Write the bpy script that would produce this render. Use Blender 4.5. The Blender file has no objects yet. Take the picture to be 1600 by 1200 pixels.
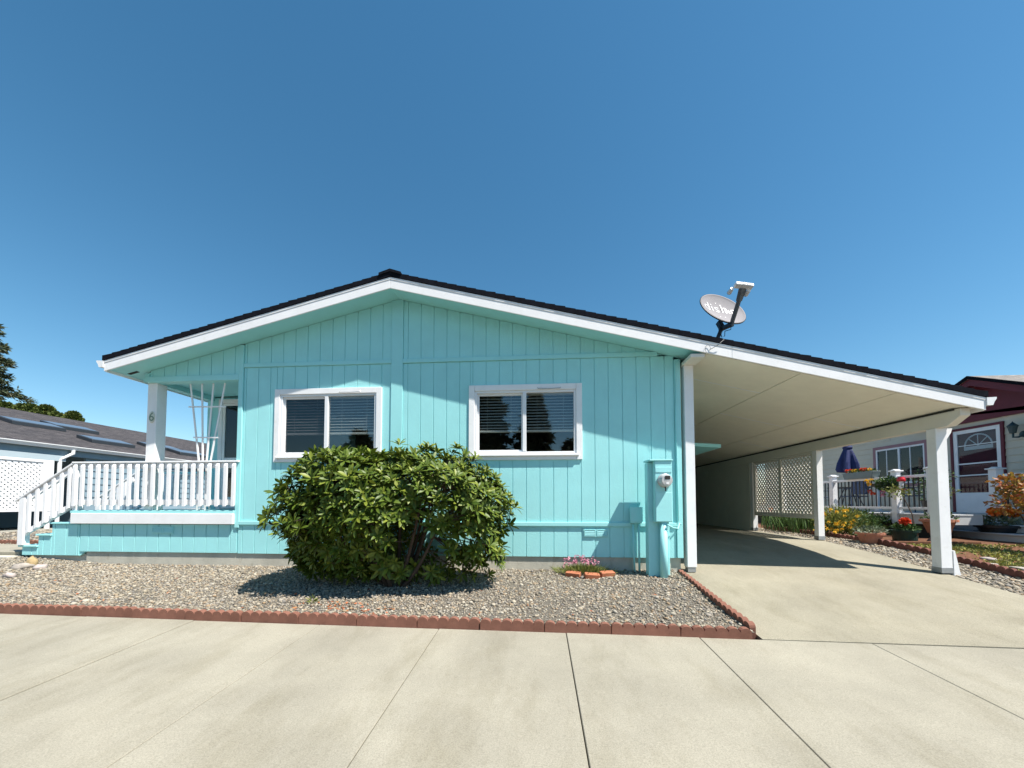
import bpy, math, random
import numpy as np
from mathutils import Vector, Matrix
random.seed(7); rng = np.random.default_rng(11)
S = bpy.context.scene
COL = S.collection

# ------------------------------------------------------------------ camera, sky, sun, exposure
EYE = (0.0, -5.52, 1.0)
PSI, TILT = math.radians(4.2), math.radians(2.25)
cd = bpy.data.cameras.new('camera'); cam = bpy.data.objects.new('camera', cd); COL.objects.link(cam)
cam.location = EYE; cam.rotation_euler = (math.pi/2 + TILT, 0, PSI)
cd.sensor_width = 36.0; cd.lens = 578/1600*36; cd.shift_y = (762-600)/1600
cd.clip_start = 0.05; cd.clip_end = 2000
S.camera = cam
SUN = Vector((0.652, -0.36, 1.236)).normalized()        # towards the sun
w = bpy.data.worlds.new('World'); S.world = w; w.use_nodes = True
nt = w.node_tree; bg = nt.nodes['Background']
sky = nt.nodes.new('ShaderNodeTexSky'); sky.sky_type = 'NISHITA'; sky.sun_disc = False
sky.sun_elevation = math.asin(SUN.z); sky.sun_rotation = math.atan2(SUN.x, SUN.y)
sky.altitude = 0; sky.air_density = 1.0; sky.dust_density = 0.2; sky.ozone_density = 1.4
hs = nt.nodes.new('ShaderNodeHueSaturation'); hs.inputs['Saturation'].default_value = 1.27; hs.inputs['Hue'].default_value = 0.486
nt.links.new(sky.outputs[0], hs.inputs['Color']); nt.links.new(hs.outputs[0], bg.inputs[0]); bg.inputs[1].default_value = 0.087
sl = bpy.data.lights.new('sun', 'SUN'); sun = bpy.data.objects.new('sun', sl); COL.objects.link(sun)
sl.energy = 5.0; sl.angle = math.radians(0.53); sl.color = (1.0, 0.95, 0.87)
sun.rotation_euler = (-SUN).to_track_quat('-Z', 'Y').to_euler(); sun.location = (8, -10, 20)
S.view_settings.view_transform = 'Standard'; S.view_settings.look = 'None'
S.view_settings.exposure = 0.86; S.view_settings.gamma = 1.0; S.view_settings.use_curve_mapping = False
S.render.engine = 'CYCLES'

# ------------------------------------------------------------------ pixel (1600x1200 photo) -> point
_c = np.array(EYE)
_fw = np.array([-math.sin(PSI)*math.cos(TILT), math.cos(PSI)*math.cos(TILT), math.sin(TILT)])
_rt = np.array([math.cos(PSI), math.sin(PSI), 0.0]); _up = np.cross(_rt, _fw)
def ray(x, y): return _fw + _rt*(x-800)/578 - _up*(y-762)/578
def at(x, y, X=None, Y=None, Z=None):
    r = ray(x, y)
    t = (X-_c[0])/r[0] if X is not None else (Y-_c[1])/r[1] if Y is not None else (Z-_c[2])/r[2]
    return Vector(_c + t*r)

# ------------------------------------------------------------------ mesh helpers
class MB:
    def __init__(s): s.v = []; s.f = []
    def box(s, x0, x1, y0, y1, z0, z1):
        x0, x1 = sorted((x0, x1)); y0, y1 = sorted((y0, y1)); z0, z1 = sorted((z0, z1)); n = len(s.v)
        s.v += [(x0,y0,z0),(x1,y0,z0),(x1,y1,z0),(x0,y1,z0),(x0,y0,z1),(x1,y0,z1),(x1,y1,z1),(x0,y1,z1)]
        s.f += [(n,n+3,n+2,n+1),(n+4,n+5,n+6,n+7),(n,n+1,n+5,n+4),(n+1,n+2,n+6,n+5),(n+2,n+3,n+7,n+6),(n+3,n,n+4,n+7)]
        return s
    def prism(s, pts, axis, a, b):
        """polygon pts in the plane across axis, swept from a to b; axis 'x': (y,z), 'y': (x,z), 'z': (x,y)"""
        def P(p, t): return {'x': (t, p[0], p[1]), 'y': (p[0], t, p[1]), 'z': (p[0], p[1], t)}[axis]
        n = len(s.v); k = len(pts)
        s.v += [P(p, a) for p in pts] + [P(p, b) for p in pts]
        s.f += [tuple(range(n, n+k))[::-1], tuple(range(n+k, n+2*k))]
        s.f += [(n+i, n+(i+1) % k, n+k+(i+1) % k, n+k+i) for i in range(k)]
        return s
    def bar(s, p, q, w, d, up=(0, 0, 1)):
        """rectangular bar from p to q, w across, d along up"""
        p, q, up = Vector(p), Vector(q), Vector(up); t = (q-p).normalized()
        a = t.cross(up)
        if a.length < 1e-4: a = t.cross(Vector((1, 0, 0)))
        a.normalize(); b = a.cross(t).normalized(); n = len(s.v)
        for c in (p, q):
            for i, j in ((-1,-1),(1,-1),(1,1),(-1,1)): s.v.append(tuple(c + a*(i*w/2) + b*(j*d/2)))
        s.f += [(n,n+1,n+2,n+3)[::-1],(n+4,n+5,n+6,n+7)] + [(n+i,n+(i+1)%4,n+4+(i+1)%4,n+4+i) for i in range(4)]
        return s
    def tube(s, pts, r, k=8):
        pts = [Vector(p) for p in pts]; rs = r if isinstance(r, (list, tuple)) else [r]*len(pts)
        n = len(s.v); ref = None
        for i, p in enumerate(pts):
            t = (pts[min(i+1, len(pts)-1)] - pts[max(i-1, 0)]).normalized()
            if ref is None: ref = t.orthogonal().normalized()
            a = (ref - t*ref.dot(t)).normalized(); b = t.cross(a); ref = a
            for j in range(k):
                th = 2*math.pi*j/k; s.v.append(tuple(p + (a*math.cos(th)+b*math.sin(th))*rs[i]))
        for i in range(len(pts)-1):
            for j in range(k):
                s.f.append((n+i*k+j, n+i*k+(j+1)%k, n+(i+1)*k+(j+1)%k, n+(i+1)*k+j))
        s.f.append(tuple(range(n, n+k))[::-1]); e = n+(len(pts)-1)*k; s.f.append(tuple(range(e, e+k)))
        return s
    def lathe(s, prof, c=(0, 0, 0), k=20, wob=None):
        n = len(s.v)
        for (r, z) in prof:
            for j in range(k):
                th = 2*math.pi*j/k; rr = r*(wob(th, z) if wob else 1)
                s.v.append((c[0]+rr*math.cos(th), c[1]+rr*math.sin(th), c[2]+z))
        for i in range(len(prof)-1):
            for j in range(k): s.f.append((n+i*k+j, n+i*k+(j+1)%k, n+(i+1)*k+(j+1)%k, n+(i+1)*k+j))
        s.f.append(tuple(range(n, n+k))[::-1]); e = n+(len(prof)-1)*k; s.f.append(tuple(range(e, e+k)))
        return s
    def xf(s, M): s.v = [tuple(M @ Vector(p)) for p in s.v]; return s
    def mesh(s, name):
        me = bpy.data.meshes.new(name); me.from_pydata(s.v, [], s.f); me.update(); return me
    def build(s, name, mat, parent=None, smooth=False, bevel=0, **kw):
        return mk(name, s.mesh(name), mat, parent, smooth, bevel, **kw)

WORLD_LOC = {}
def mk(name, me, mat, parent=None, smooth=False, bevel=0, label=None, cat=None, group=None, kind=None):
    if mat is not None and not me.materials: me.materials.append(mat)
    if smooth: me.polygons.foreach_set('use_smooth', np.ones(len(me.polygons), dtype=bool))
    o = bpy.data.objects.new(name, me); COL.objects.link(o)
    if parent is not None:
        o.parent = parent
        if parent.name in WORLD_LOC: o.matrix_parent_inverse = Matrix.Translation(-WORLD_LOC[parent.name])
    if bevel:
        m = o.modifiers.new('bevel', 'BEVEL'); m.width = bevel; m.segments = 1; m.limit_method = 'ANGLE'
    tag(o, label, cat, group, kind); return o
def tag(o, label=None, cat=None, group=None, kind=None):
    for k, v in (('label', label), ('category', cat), ('group', group), ('kind', kind)):
        if v: o[k] = v
    return o
def thing(name, label, cat, loc=(0, 0, 0), group=None, rz=0, world=True):
    """world=True: the parts' meshes are given in world coordinates"""
    o = bpy.data.objects.new(name, None); COL.objects.link(o); o.location = loc; o.rotation_euler = (0, 0, rz)
    o.empty_display_size = 0.1
    if world: WORLD_LOC[o.name] = Vector(loc)
    return tag(o, label, cat, group)
def npmesh(name, V, Fc):
    """V (n,3), Fc (m,k) faces of equal size"""
    me = bpy.data.meshes.new(name); m, k = Fc.shape
    me.vertices.add(len(V)); me.vertices.foreach_set('co', np.ascontiguousarray(V, dtype=np.float32).ravel())
    me.loops.add(m*k); me.loops.foreach_set('vertex_index', np.ascontiguousarray(Fc, dtype=np.int32).ravel())
    me.polygons.add(m); me.polygons.foreach_set('loop_start', np.arange(0, m*k, k, dtype=np.int32))
    me.update(calc_edges=True); return me
def unit(a): return a/np.maximum(np.linalg.norm(a, axis=-1, keepdims=True), 1e-9)

# ------------------------------------------------------------------ materials
def nodes(name):
    m = bpy.data.materials.new(name); m.use_nodes = True
    t = m.node_tree; b = t.nodes['Principled BSDF']; return m, t, b
def setin(b, k, v):
    if k in b.inputs: b.inputs[k].default_value = v
def ramp(t, fac, cols):
    r = t.nodes.new('ShaderNodeValToRGB'); e = r.color_ramp.elements
    while len(e) < len(cols): e.new(0.5)
    for i, (p, c) in enumerate(cols): e[i].position = p; e[i].color = (*c, 1)
    t.links.new(fac, r.inputs[0]); return r.outputs[0]
def noise(t, scale, detail=4, rough=0.6, stretch=None):
    n = t.nodes.new('ShaderNodeTexNoise'); n.inputs['Scale'].default_value = scale
    n.inputs['Detail'].default_value = detail; n.inputs['Roughness'].default_value = rough
    tc = t.nodes.new('ShaderNodeTexCoord')
    if stretch:
        mp = t.nodes.new('ShaderNodeMapping'); mp.inputs['Scale'].default_value = stretch
        t.links.new(tc.outputs['Object'], mp.inputs[0]); t.links.new(mp.outputs[0], n.inputs['Vector'])
    else: t.links.new(tc.outputs['Object'], n.inputs['Vector'])
    return n.outputs[0]
def bump(t, b, h, strength, dist=0.01):
    n = t.nodes.new('ShaderNodeBump'); n.inputs['Strength'].default_value = strength; n.inputs['Distance'].default_value = dist
    t.links.new(h, n.inputs['Height']); t.links.new(n.outputs[0], b.inputs['Normal'])
def mix(t, a, b2, fac, mode='MULTIPLY'):
    m = t.nodes.new('ShaderNodeMix'); m.data_type = 'RGBA'; m.blend_type = mode
    if isinstance(fac, (int, float)): m.inputs[0].default_value = fac
    else: t.links.new(fac, m.inputs[0])
    t.links.new(a, m.inputs[6]); t.links.new(b2, m.inputs[7]); return m.outputs[2]
def sc(c, k): return tuple(min(1, x*k) for x in c)
def pm(name, rgb, rough=0.6, var=0.10, scale=6, bmp=0.0, bscale=120, spec=0.4, metal=0, dirt=None, stretch=None):
    """paint-like material: soft large-scale variation, fine relief, optional dirt tint"""
    m, t, b = nodes(name); setin(b, 'Roughness', rough); setin(b, 'Specular IOR Level', spec); setin(b, 'Metallic', metal)
    c = ramp(t, noise(t, scale, 5, 0.65, stretch), [(0.3, sc(rgb, 1-var)), (0.7, sc(rgb, 1+var*0.5))])
    if dirt:
        d = ramp(t, noise(t, scale*2.7, 8, 0.7, stretch), [(0.58, (1, 1, 1)), (0.78, dirt)]); c = mix(t, c, d, 1.0)
    t.links.new(c, b.inputs['Base Color'])
    if bmp: bump(t, b, noise(t, bscale, 3, 0.6), bmp, 0.006)
    return m
def island(name, cols, rough=0.6, trans=0.0, spec=0.4, bmp=0.0, bscale=80):
    """per-piece random colour"""
    m, t, b = nodes(name); g = t.nodes.new('ShaderNodeNewGeometry')
    k = len(cols); c = ramp(t, g.outputs['Random Per Island'], [(i/(k-1) if k > 1 else 0, x) for i, x in enumerate(cols)])
    t.links.new(c, b.inputs['Base Color']); setin(b, 'Roughness', rough); setin(b, 'Specular IOR Level', spec)
    if bmp: bump(t, b, noise(t, bscale, 3), bmp, 0.004)
    if trans:
        tr = t.nodes.new('ShaderNodeBsdfTranslucent'); t.links.new(c, tr.inputs[0])
        mx = t.nodes.new('ShaderNodeMixShader'); mx.inputs[0].default_value = trans
        out = t.nodes['Material Output']
        t.links.new(b.outputs[0], mx.inputs[1]); t.links.new(tr.outputs[0], mx.inputs[2]); t.links.new(mx.outputs[0], out.inputs[0])
    return m
def glassmat(name, tint, ior):
    m = bpy.data.materials.new(name); m.use_nodes = True; t = m.node_tree
    t.nodes.remove(t.nodes['Principled BSDF']); out = t.nodes['Material Output']
    tr = t.nodes.new('ShaderNodeBsdfTransparent'); tr.inputs[0].default_value = (*tint, 1)
    gl = t.nodes.new('ShaderNodeBsdfGlossy'); gl.inputs['Roughness'].default_value = 0.005
    lw = t.nodes.new('ShaderNodeLayerWeight'); lw.inputs[0].default_value = 0.5          # Schlick: no total reflection at the pane's back face
    pw = t.nodes.new('ShaderNodeMath'); pw.operation = 'POWER'; t.links.new(lw.outputs['Facing'], pw.inputs[0]); pw.inputs[1].default_value = 5
    f0 = ((ior-1)/(ior+1))**2
    fr = t.nodes.new('ShaderNodeMath'); fr.operation = 'MULTIPLY_ADD'; t.links.new(pw.outputs[0], fr.inputs[0]); fr.inputs[1].default_value = 1-f0; fr.inputs[2].default_value = f0
    mx = t.nodes.new('ShaderNodeMixShader')
    t.links.new(fr.outputs[0], mx.inputs[0]); t.links.new(tr.outputs[0], mx.inputs[1]); t.links.new(gl.outputs[0], mx.inputs[2])
    t.links.new(mx.outputs[0], out.inputs[0]); return m
def concrete(name, rgb, seed=0, grain=1.0):
    m, t, b = nodes(name); setin(b, 'Roughness', 0.9); setin(b, 'Specular IOR Level', 0.2)
    a = ramp(t, noise(t, 1.1, 6, 0.6), [(0.32, sc(rgb, 0.83)), (0.68, sc(rgb, 1.06))])
    g = ramp(t, noise(t, 130, 4, 0.8), [(0.34, (0.48, 0.47, 0.44)), (0.60, (1.12, 1.12, 1.10))])
    s = ramp(t, noise(t, 2.6, 8, 0.72, (1, 0.35, 1)), [(0.48, (1, 1, 1)), (0.78, (0.70, 0.68, 0.61))])
    c = mix(t, mix(t, a, g, 0.75*grain), s, 0.8); t.links.new(c, b.inputs['Base Color'])
    bump(t, b, noise(t, 160, 4, 0.7), 0.35, 0.004); return m

TEAL = (0.345, 0.725, 0.735)
M = {}
def siding_mat(name, rgb):
    m, t, b = nodes(name); setin(b, 'Roughness', 0.55); setin(b, 'Specular IOR Level', 0.35)
    c = ramp(t, noise(t, 2.2, 5, 0.6), [(0.3, sc(rgb, 0.94)), (0.7, sc(rgb, 1.04))])
    d = ramp(t, noise(t, 5, 8, 0.75, (2.5, 1, 0.5)), [(0.6, (1, 1, 1)), (0.85, (0.88, 0.9, 0.88))])
    t.links.new(mix(t, c, d, 1.0), b.inputs['Base Color'])
    bump(t, b, noise(t, 75, 3, 0.55, (1, 1, 0.55)), 0.5, 0.006); return m
M['teal'] = siding_mat('teal_siding_paint', TEAL)
M['teal_trim'] = pm('teal_trim_paint', TEAL, 0.5, 0.05, 3, 0.15, 90)
M['white'] = pm('white_paint', (0.84, 0.83, 0.83), 0.5, 0.06, 4, 0.12, 70, dirt=(0.86, 0.84, 0.8))
M['vinyl'] = pm('white_vinyl', (0.78, 0.78, 0.79), 0.4, 0.03, 4)
M['gutter'] = pm('white_gutter_metal', (0.78, 0.78, 0.78), 0.35, 0.05, 3)
M['beige'] = pm('beige_soffit_paint', (0.86, 0.81, 0.69), 0.65, 0.06, 2.5, 0.1, 60)
M['beigetrim'] = pm('beige_trim_paint', (0.74, 0.70, 0.62), 0.6, 0.06, 3)
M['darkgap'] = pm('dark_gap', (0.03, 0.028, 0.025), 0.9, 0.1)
M['shingle'] = pm('black_shingle', (0.010, 0.011, 0.016), 0.95, 0.4, 14, 0.5, 200, spec=0.05)
M['found'] = pm('foundation_concrete', (0.50, 0.475, 0.40), 0.9, 0.22, 3, 0.4, 60, spec=0.2, dirt=(0.55, 0.5, 0.4), stretch=(1, 1, 0.5))
M['glass'] = glassmat('window_glass', (0.80, 0.83, 0.84), 1.9)
M['screen'] = glassmat('screened_glass', (0.62, 0.63, 0.65), 1.6)
M['blind'] = pm('cream_blind', (0.82, 0.79, 0.70), 0.5, 0.03)
M['room'] = pm('dim_room_wall', (0.20, 0.17, 0.13), 0.9, 0.2, 2)  # dark beige picked so the rooms behind the windows stay dim
M['metal'] = pm('grey_metal', (0.42, 0.43, 0.44), 0.4, 0.1, 20, metal=0.6)
M['darkmetal'] = pm('dark_painted_metal', (0.03, 0.035, 0.042), 0.45, 0.15, 20)
M['armgrey'] = pm('grey_dish_arm', (0.11, 0.115, 0.12), 0.45, 0.1, 20)
M['dishgrey'] = pm('pale_grey_dish', (0.24, 0.225, 0.235), 0.8, 0.05, 6)
M['rust'] = pm('rust_stain', (0.26, 0.13, 0.06), 0.9, 0.3, 18)
M['concrete'] = concrete('driveway_concrete', (0.31, 0.285, 0.222))
M['walk'] = concrete('sidewalk_concrete', (0.32, 0.297, 0.24), grain=0.75)
M['asphalt'] = pm('asphalt', (0.055, 0.055, 0.056), 0.95, 0.3, 30, 0.5, 200)
M['soil'] = pm('soil', (0.16, 0.125, 0.09), 0.95, 0.35, 9, 0.6, 60, spec=0.1)
M['gravelbase'] = island('gravel_bed_base', [(0.11, 0.098, 0.08), (0.11, 0.098, 0.08)], 0.95)
M['stone'] = island('gravel_stones', [(0.120, 0.101, 0.080), (0.323, 0.275, 0.201), (0.196, 0.168, 0.131), (0.407, 0.355, 0.273), (0.253, 0.228, 0.195),
                                       (0.288, 0.201, 0.119), (0.337, 0.302, 0.237), (0.155, 0.141, 0.131), (0.477, 0.429, 0.344)], 0.85, bmp=0.3)
M['edging'] = pm('red_scalloped_concrete', (0.225, 0.105, 0.075), 0.9, 0.22, 9, 0.5, 160, spec=0.15, dirt=(0.6, 0.62, 0.6))
M['edgingdark'] = pm('dark_red_scalloped_concrete', (0.17, 0.075, 0.06), 0.9, 0.3, 9, 0.5, 160, spec=0.15)
M['brick'] = pm('orange_brick', (0.42, 0.15, 0.075), 0.85, 0.2, 14, 0.4, 90)
M['bark'] = pm('rhododendron_bark', (0.085, 0.06, 0.045), 0.95, 0.3, 30, 0.5, 90)
M['rhodo'] = island('rhododendron_leaf', [(0.05, 0.09, 0.011), (0.115, 0.16, 0.018), (0.07, 0.115, 0.013), (0.185, 0.22, 0.028), (0.055, 0.10, 0.012)], 0.46, 0.12, 0.32)
M['rock'] = pm('pale_rock', (0.36, 0.32, 0.28), 0.9, 0.3, 14, 0.7, 40)
def prof(Y): return float(np.interp(Y, [-60, -4.16, -4.15, -2.02, -1.0, 0, 1.2, 2.3, 3.0, 400], [-0.60, -0.50, -0.365, -0.222, -0.118, 0.0, 0.15, 0.24, 0.255, 0.255]))

# ------------------------------------------------------------------ ground, road, pavement, driveway
ys = [-300, -60, -20, -4.16, -4.15, -2.02, -1.0, 0, 0.6, 1.2, 1.8, 2.3, 3, 12, 60, 600]
xs = [-500, -60, -20, -8, 0, 8, 20, 60, 500]
V = np.array([(x, y, prof(y)-0.10 if y > -4.155 else prof(y)-0.02) for y in ys for x in xs]); k = len(xs)
Fc = np.array([(j*k+i, j*k+i+1, (j+1)*k+i+1, (j+1)*k+i) for j in range(len(ys)-1) for i in range(k-1)])
mk('ground', npmesh('ground', V, Fc), M['soil'], kind='structure')
road = MB()
road.v = [(-200, -11.5, -0.50), (200, -11.5, -0.50), (200, -4.31, -0.495), (-200, -4.31, -0.495)]; road.f = [(0, 1, 2, 3)]
road.build('road', M['asphalt'], kind='structure')
kerb = MB().prism([(-4.31, -0.60), (-4.31, -0.385), (-4.28, -0.368), (-4.155, -0.362), (-4.155, -0.60)], 'x', -60, 60)
kerb.build('kerb', M['walk'], kind='structure')
def edgeY(X): return -1.985 - 0.0215*X             # the far edge of the pavement (slightly skew to the house)
pav = tag(bpy.data.objects.new('pavement', None), kind='structure'); COL.objects.link(pav)
joints = [-3.55-1.25*i for i in range(14, 0, -1)] + [-3.55, -2.185, -0.968, 0.247, 1.44, 2.873] + [2.873+1.3*i for i in range(1, 12)]
for a, b in zip(joints[:-1], joints[1:]):
    g = 0.0035; m = MB(); n = 8; tz = random.uniform(-0.003, 0.003)
    for X in (a+g, b-g):
        far = edgeY(X)+0.002
        for Yv, dz in ((far, 0), (-4.15, 0)):
            z = -0.222 + 0.0665*(Yv+2.02) + tz
            m.v += [(X, Yv, z), (X, Yv, z-0.10)]
    m.f = [(0, 4, 6, 2)[::-1], (1, 3, 7, 5)[::-1], (0, 1, 5, 4)[::-1], (2, 6, 7, 3)[::-1], (0, 2, 3, 1)[::-1], (4, 5, 7, 6)[::-1]]
    o = m.build('paving_slab', M['walk'], pav, bevel=0.004)
# driveway: one strip following the slope, plus a rear pad
dy = [-1.0, -0.6, 0, 0.4, 0.8, 1.2, 1.7, 2.3, 3.0, 5, 8, 11.5]
V = []; 
for X in (1.985, 5.62):
    V.append((X, edgeY(X)+0.014, prof(-2.02)+0.001)); V += [(X, y, prof(y)) for y in dy]
    V.append((X, 11.5, 0.05)); V.append((X, edgeY(X)+0.014, -0.36))
n = len(dy)+1; kk = n+2
m = MB(); m.v = V; m.f = [(i, kk+i, kk+i+1, i+1) for i in range(kk-1)] + [(kk-1, 2*kk-1, kk, 0), tuple(range(kk)), tuple(range(kk, 2*kk))[::-1]]
m.build('driveway', M['concrete'], kind='structure')

# ------------------------------------------------------------------ gravel
def bedz(X, Y):
    z = np.interp(Y, [-2.2, -1.95, -1.0, 0, 0.6], [-0.185, -0.172, -0.085, -0.002, 0.03])
    return z + 0.10*np.clip((-6.9-X)/1.6, 0, 1) + 0.012*np.sin(X*2.1+1)*np.sin(Y*3.3) + 0.03*np.clip((X-1.2)/0.8, 0, 1)*np.clip((Y+1.2)/1.2, 0, 1)
def stripz(X, Y): return np.interp(Y, [-4.2, -2.02, -1.0, 0, 1.2, 2.3, 3.0, 400], [-0.37, -0.222, -0.118, 0, 0.15, 0.24, 0.255, 0.255])-0.02
ICO_V = []
ph = (1+5**0.5)/2
for a in (-1, 1):
    for b in (-ph, ph): ICO_V += [(0, a, b), (a, b, 0), (b, 0, a)]
ICO_V = unit(np.array(ICO_V, float))
from itertools import combinations
ICO_F = []
d0 = min(np.linalg.norm(ICO_V[0]-ICO_V[i]) for i in range(1, 12))
for i, j, l in combinations(range(12), 3):
    if all(abs(np.linalg.norm(ICO_V[p]-ICO_V[q])-d0) < 1e-3 for p, q in ((i, j), (j, l), (i, l))):
        nn = np.cross(ICO_V[j]-ICO_V[i], ICO_V[l]-ICO_V[i]); ICO_F.append((i, j, l) if nn@ICO_V[i] > 0 else (i, l, j))
ICO_F = np.array(ICO_F)
def rotz_rand(n):
    q = unit(rng.normal(size=(n, 4))); w_, x, y, z = q.T
    return np.stack([np.stack([1-2*(y*y+z*z), 2*(x*y-z*w_), 2*(x*z+y*w_)], -1), np.stack([2*(x*y+z*w_), 1-2*(x*x+z*z), 2*(y*z-x*w_)], -1),
                     np.stack([2*(x*z-y*w_), 2*(y*z+x*w_), 1-2*(x*x+y*y)], -1)], 1)
def stones(name, X, Y, Z, r, mat, **kw):
    n = len(X); base = ICO_V[None]*rng.uniform(0.75, 1.15, (n, 12, 1))
    base = base*rng.uniform(0.55, 1.25, (n, 1, 3)); base = np.einsum('nij,nkj->nki', rotz_rand(n), base)
    base[:, :, 2] *= 0.7
    V = base*r[:, None, None] + np.stack([X, Y, Z], -1)[:, None, :]
    Fc = (ICO_F[None] + 12*np.arange(n)[:, None, None]).reshape(-1, 3)
    return mk(name, npmesh(name, V.reshape(-1, 3), Fc), mat, **kw)
def sheet(name, x0, x1, y0f, y1, zf, mat, nx=60, ny=16, **kw):
    V = []; 
    for j in range(ny+1):
        for i in range(nx+1):
            X = x0+(x1-x0)*i/nx; Y0 = y0f(X); Y = Y0+(y1-Y0)*j/ny; V.append((X, Y, float(zf(X, Y))))
    Fc = np.array([(j*(nx+1)+i, j*(nx+1)+i+1, (j+1)*(nx+1)+i+1, (j+1)*(nx+1)+i) for j in range(ny) for i in range(nx)])
    return mk(name, npmesh(name, np.array(V), Fc), mat, **kw)
sheet('gravel_bed', -9.3, 1.93, lambda X: edgeY(X)+0.03, 0.10, bedz, M['gravelbase'], kind='structure')
N = 62000
X = rng.uniform(-9.3, 1.93, N); Y = edgeY(X)+0.05+(0.02-edgeY(X)-0.05)*rng.uniform(0, 1, N)
r = np.clip(rng.lognormal(math.log(0.0088), 0.45, N), 0.006, 0.032)
stones('gravel', X, Y, bedz(X, Y)+r*0.35, r, M['stone'], label='mixed grey and tan gravel around the bush by the house', cat='gravel', kind='stuff')
sheet('gravel_strip', 5.63, 6.45, lambda X: -2.12, 9.0, stripz, M['gravelbase'], nx=6, ny=50, kind='structure')
N = 9000
X = rng.uniform(5.63, 6.42, N); Y = -2.1+rng.uniform(0, 1, N)**1.5*9.5; r = np.clip(rng.lognormal(math.log(0.016), 0.35, N), 0.008, 0.035)
stones('gravel', X, Y, stripz(X, Y)+r*0.3, r, M['stone'], label='grey gravel strip between driveway and garden edging', cat='gravel', kind='stuff')
# left yard gravel
sheet('gravel_yard', -16, -9.3, lambda X: -1.9, 6.0, lambda X, Y: prof(Y)*0.6+0.08, M['gravelbase'], nx=20, ny=20, kind='structure')
N = 9000
X = rng.uniform(-15, -9.25, N); Y = rng.uniform(-1.8, 4.5, N); r = np.clip(rng.lognormal(math.log(0.02), 0.35, N), 0.01, 0.04)
stones('gravel', X, Y, np.interp(Y, [-4, -2.02, -1.0, 0, 1.2, 2.3, 3.0, 40], [-0.37, -0.222, -0.118, 0, 0.15, 0.24, 0.255, 0.255])*0.6+0.08+r*0.3, r, M['stone'],
       label='gravel yard beside the porch steps', cat='gravel', kind='stuff')
MB().box(-16, -8.62, 0.05, 1.05, 0.0, 0.178).build('path', M['walk'], kind='structure', bevel=0.01)
MB().box(-9.3, -8.57, -0.12, 0.04, 0.0, 0.12).build('path', M['found'], kind='structure', bevel=0.01)

# ------------------------------------------------------------------ scalloped edging blocks
def edging_mesh(L=0.605, nsc=6, h=0.105, d=0.055):
    pts = [(0, -0.06)]; s = L/nsc
    for i in range(nsc):
        for j in range(7):
            th = math.pi*(1-j/6); pts.append((i*s+s/2+math.cos(th)*s/2*0.985, h-0.038+math.sin(th)*0.038))
    pts.append((L, -0.06)); return MB().prism(pts, 'y', -d/2, d/2).mesh('edging_block')
EM = edging_mesh()
EM.materials.append(M['edging'])
def edging_row(p, q, label, group, mesh):
    p, q = Vector(p), Vector(q); L = (q-p).length; n = max(1, round(L/0.612)); st = (q-p)/n
    for i in range(n):
        o = bpy.data.objects.new('edging_block', mesh); COL.objects.link(o)
        a = p+st*i; o.location = a+Vector((random.uniform(-.002, .002), random.uniform(-.006, .006), random.uniform(-.005, .005)))
        o.rotation_euler = (random.uniform(-.05, .05), -math.asin(st.z/st.length)+random.uniform(-.006, .006), math.atan2(st.y, st.x)+random.uniform(-.012, .012))
        o.scale = (st.length/0.612, 1, 1)
        m = o.modifiers.new('bevel', 'BEVEL'); m.width = 0.006; m.segments = 2; m.limit_method = 'ANGLE'; m.angle_limit = math.radians(60)
        tag(o, label if isinstance(label, str) else label[i], 'edging block', group)
edging_row((-9.2, edgeY(-9.2)+0.033, -0.215), (1.90, edgeY(1.90)+0.033, -0.225), 'red scalloped concrete edging block between gravel bed and pavement', 'edging blocks along the pavement', EM)
edging_row((1.948, -1.93, -0.212), (1.948, -0.12, -0.03), ['red scalloped edging block beside the driveway, at the pavement corner', 'red scalloped edging block beside the driveway, between the other two', 'red scalloped edging block beside the driveway, next to the house corner'], 'edging blocks along the driveway', EM)
EMD = EM.copy(); EMD.materials.clear(); EMD.materials.append(M['edgingdark'])
pts = [(6.39, -2.1, -0.23), (6.42, -0.1, -0.02), (6.44, 1.116, 0.12), (6.40, 1.9, 0.20), (6.36, 3.1, 0.235), (6.36, 5.5, 0.235)]
for a, b in zip(pts[:-1], pts[1:]):
    edging_row(a, b, 'dark red scalloped edging block along the neighbouring flower bed', 'edging blocks of the flower bed', EMD)
edging_row((-9.6, -0.55, 0.03), (-8.72, -0.20, 0.06), 'red scalloped edging block curving beside the porch steps', 'edging blocks by the porch steps', EM)
edging_row((-12.2, 1.20, 0.14), (-9.8, 1.16, 0.14), 'red edging block on the far side of the walk', 'edging blocks beyond the walk', EM)

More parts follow.
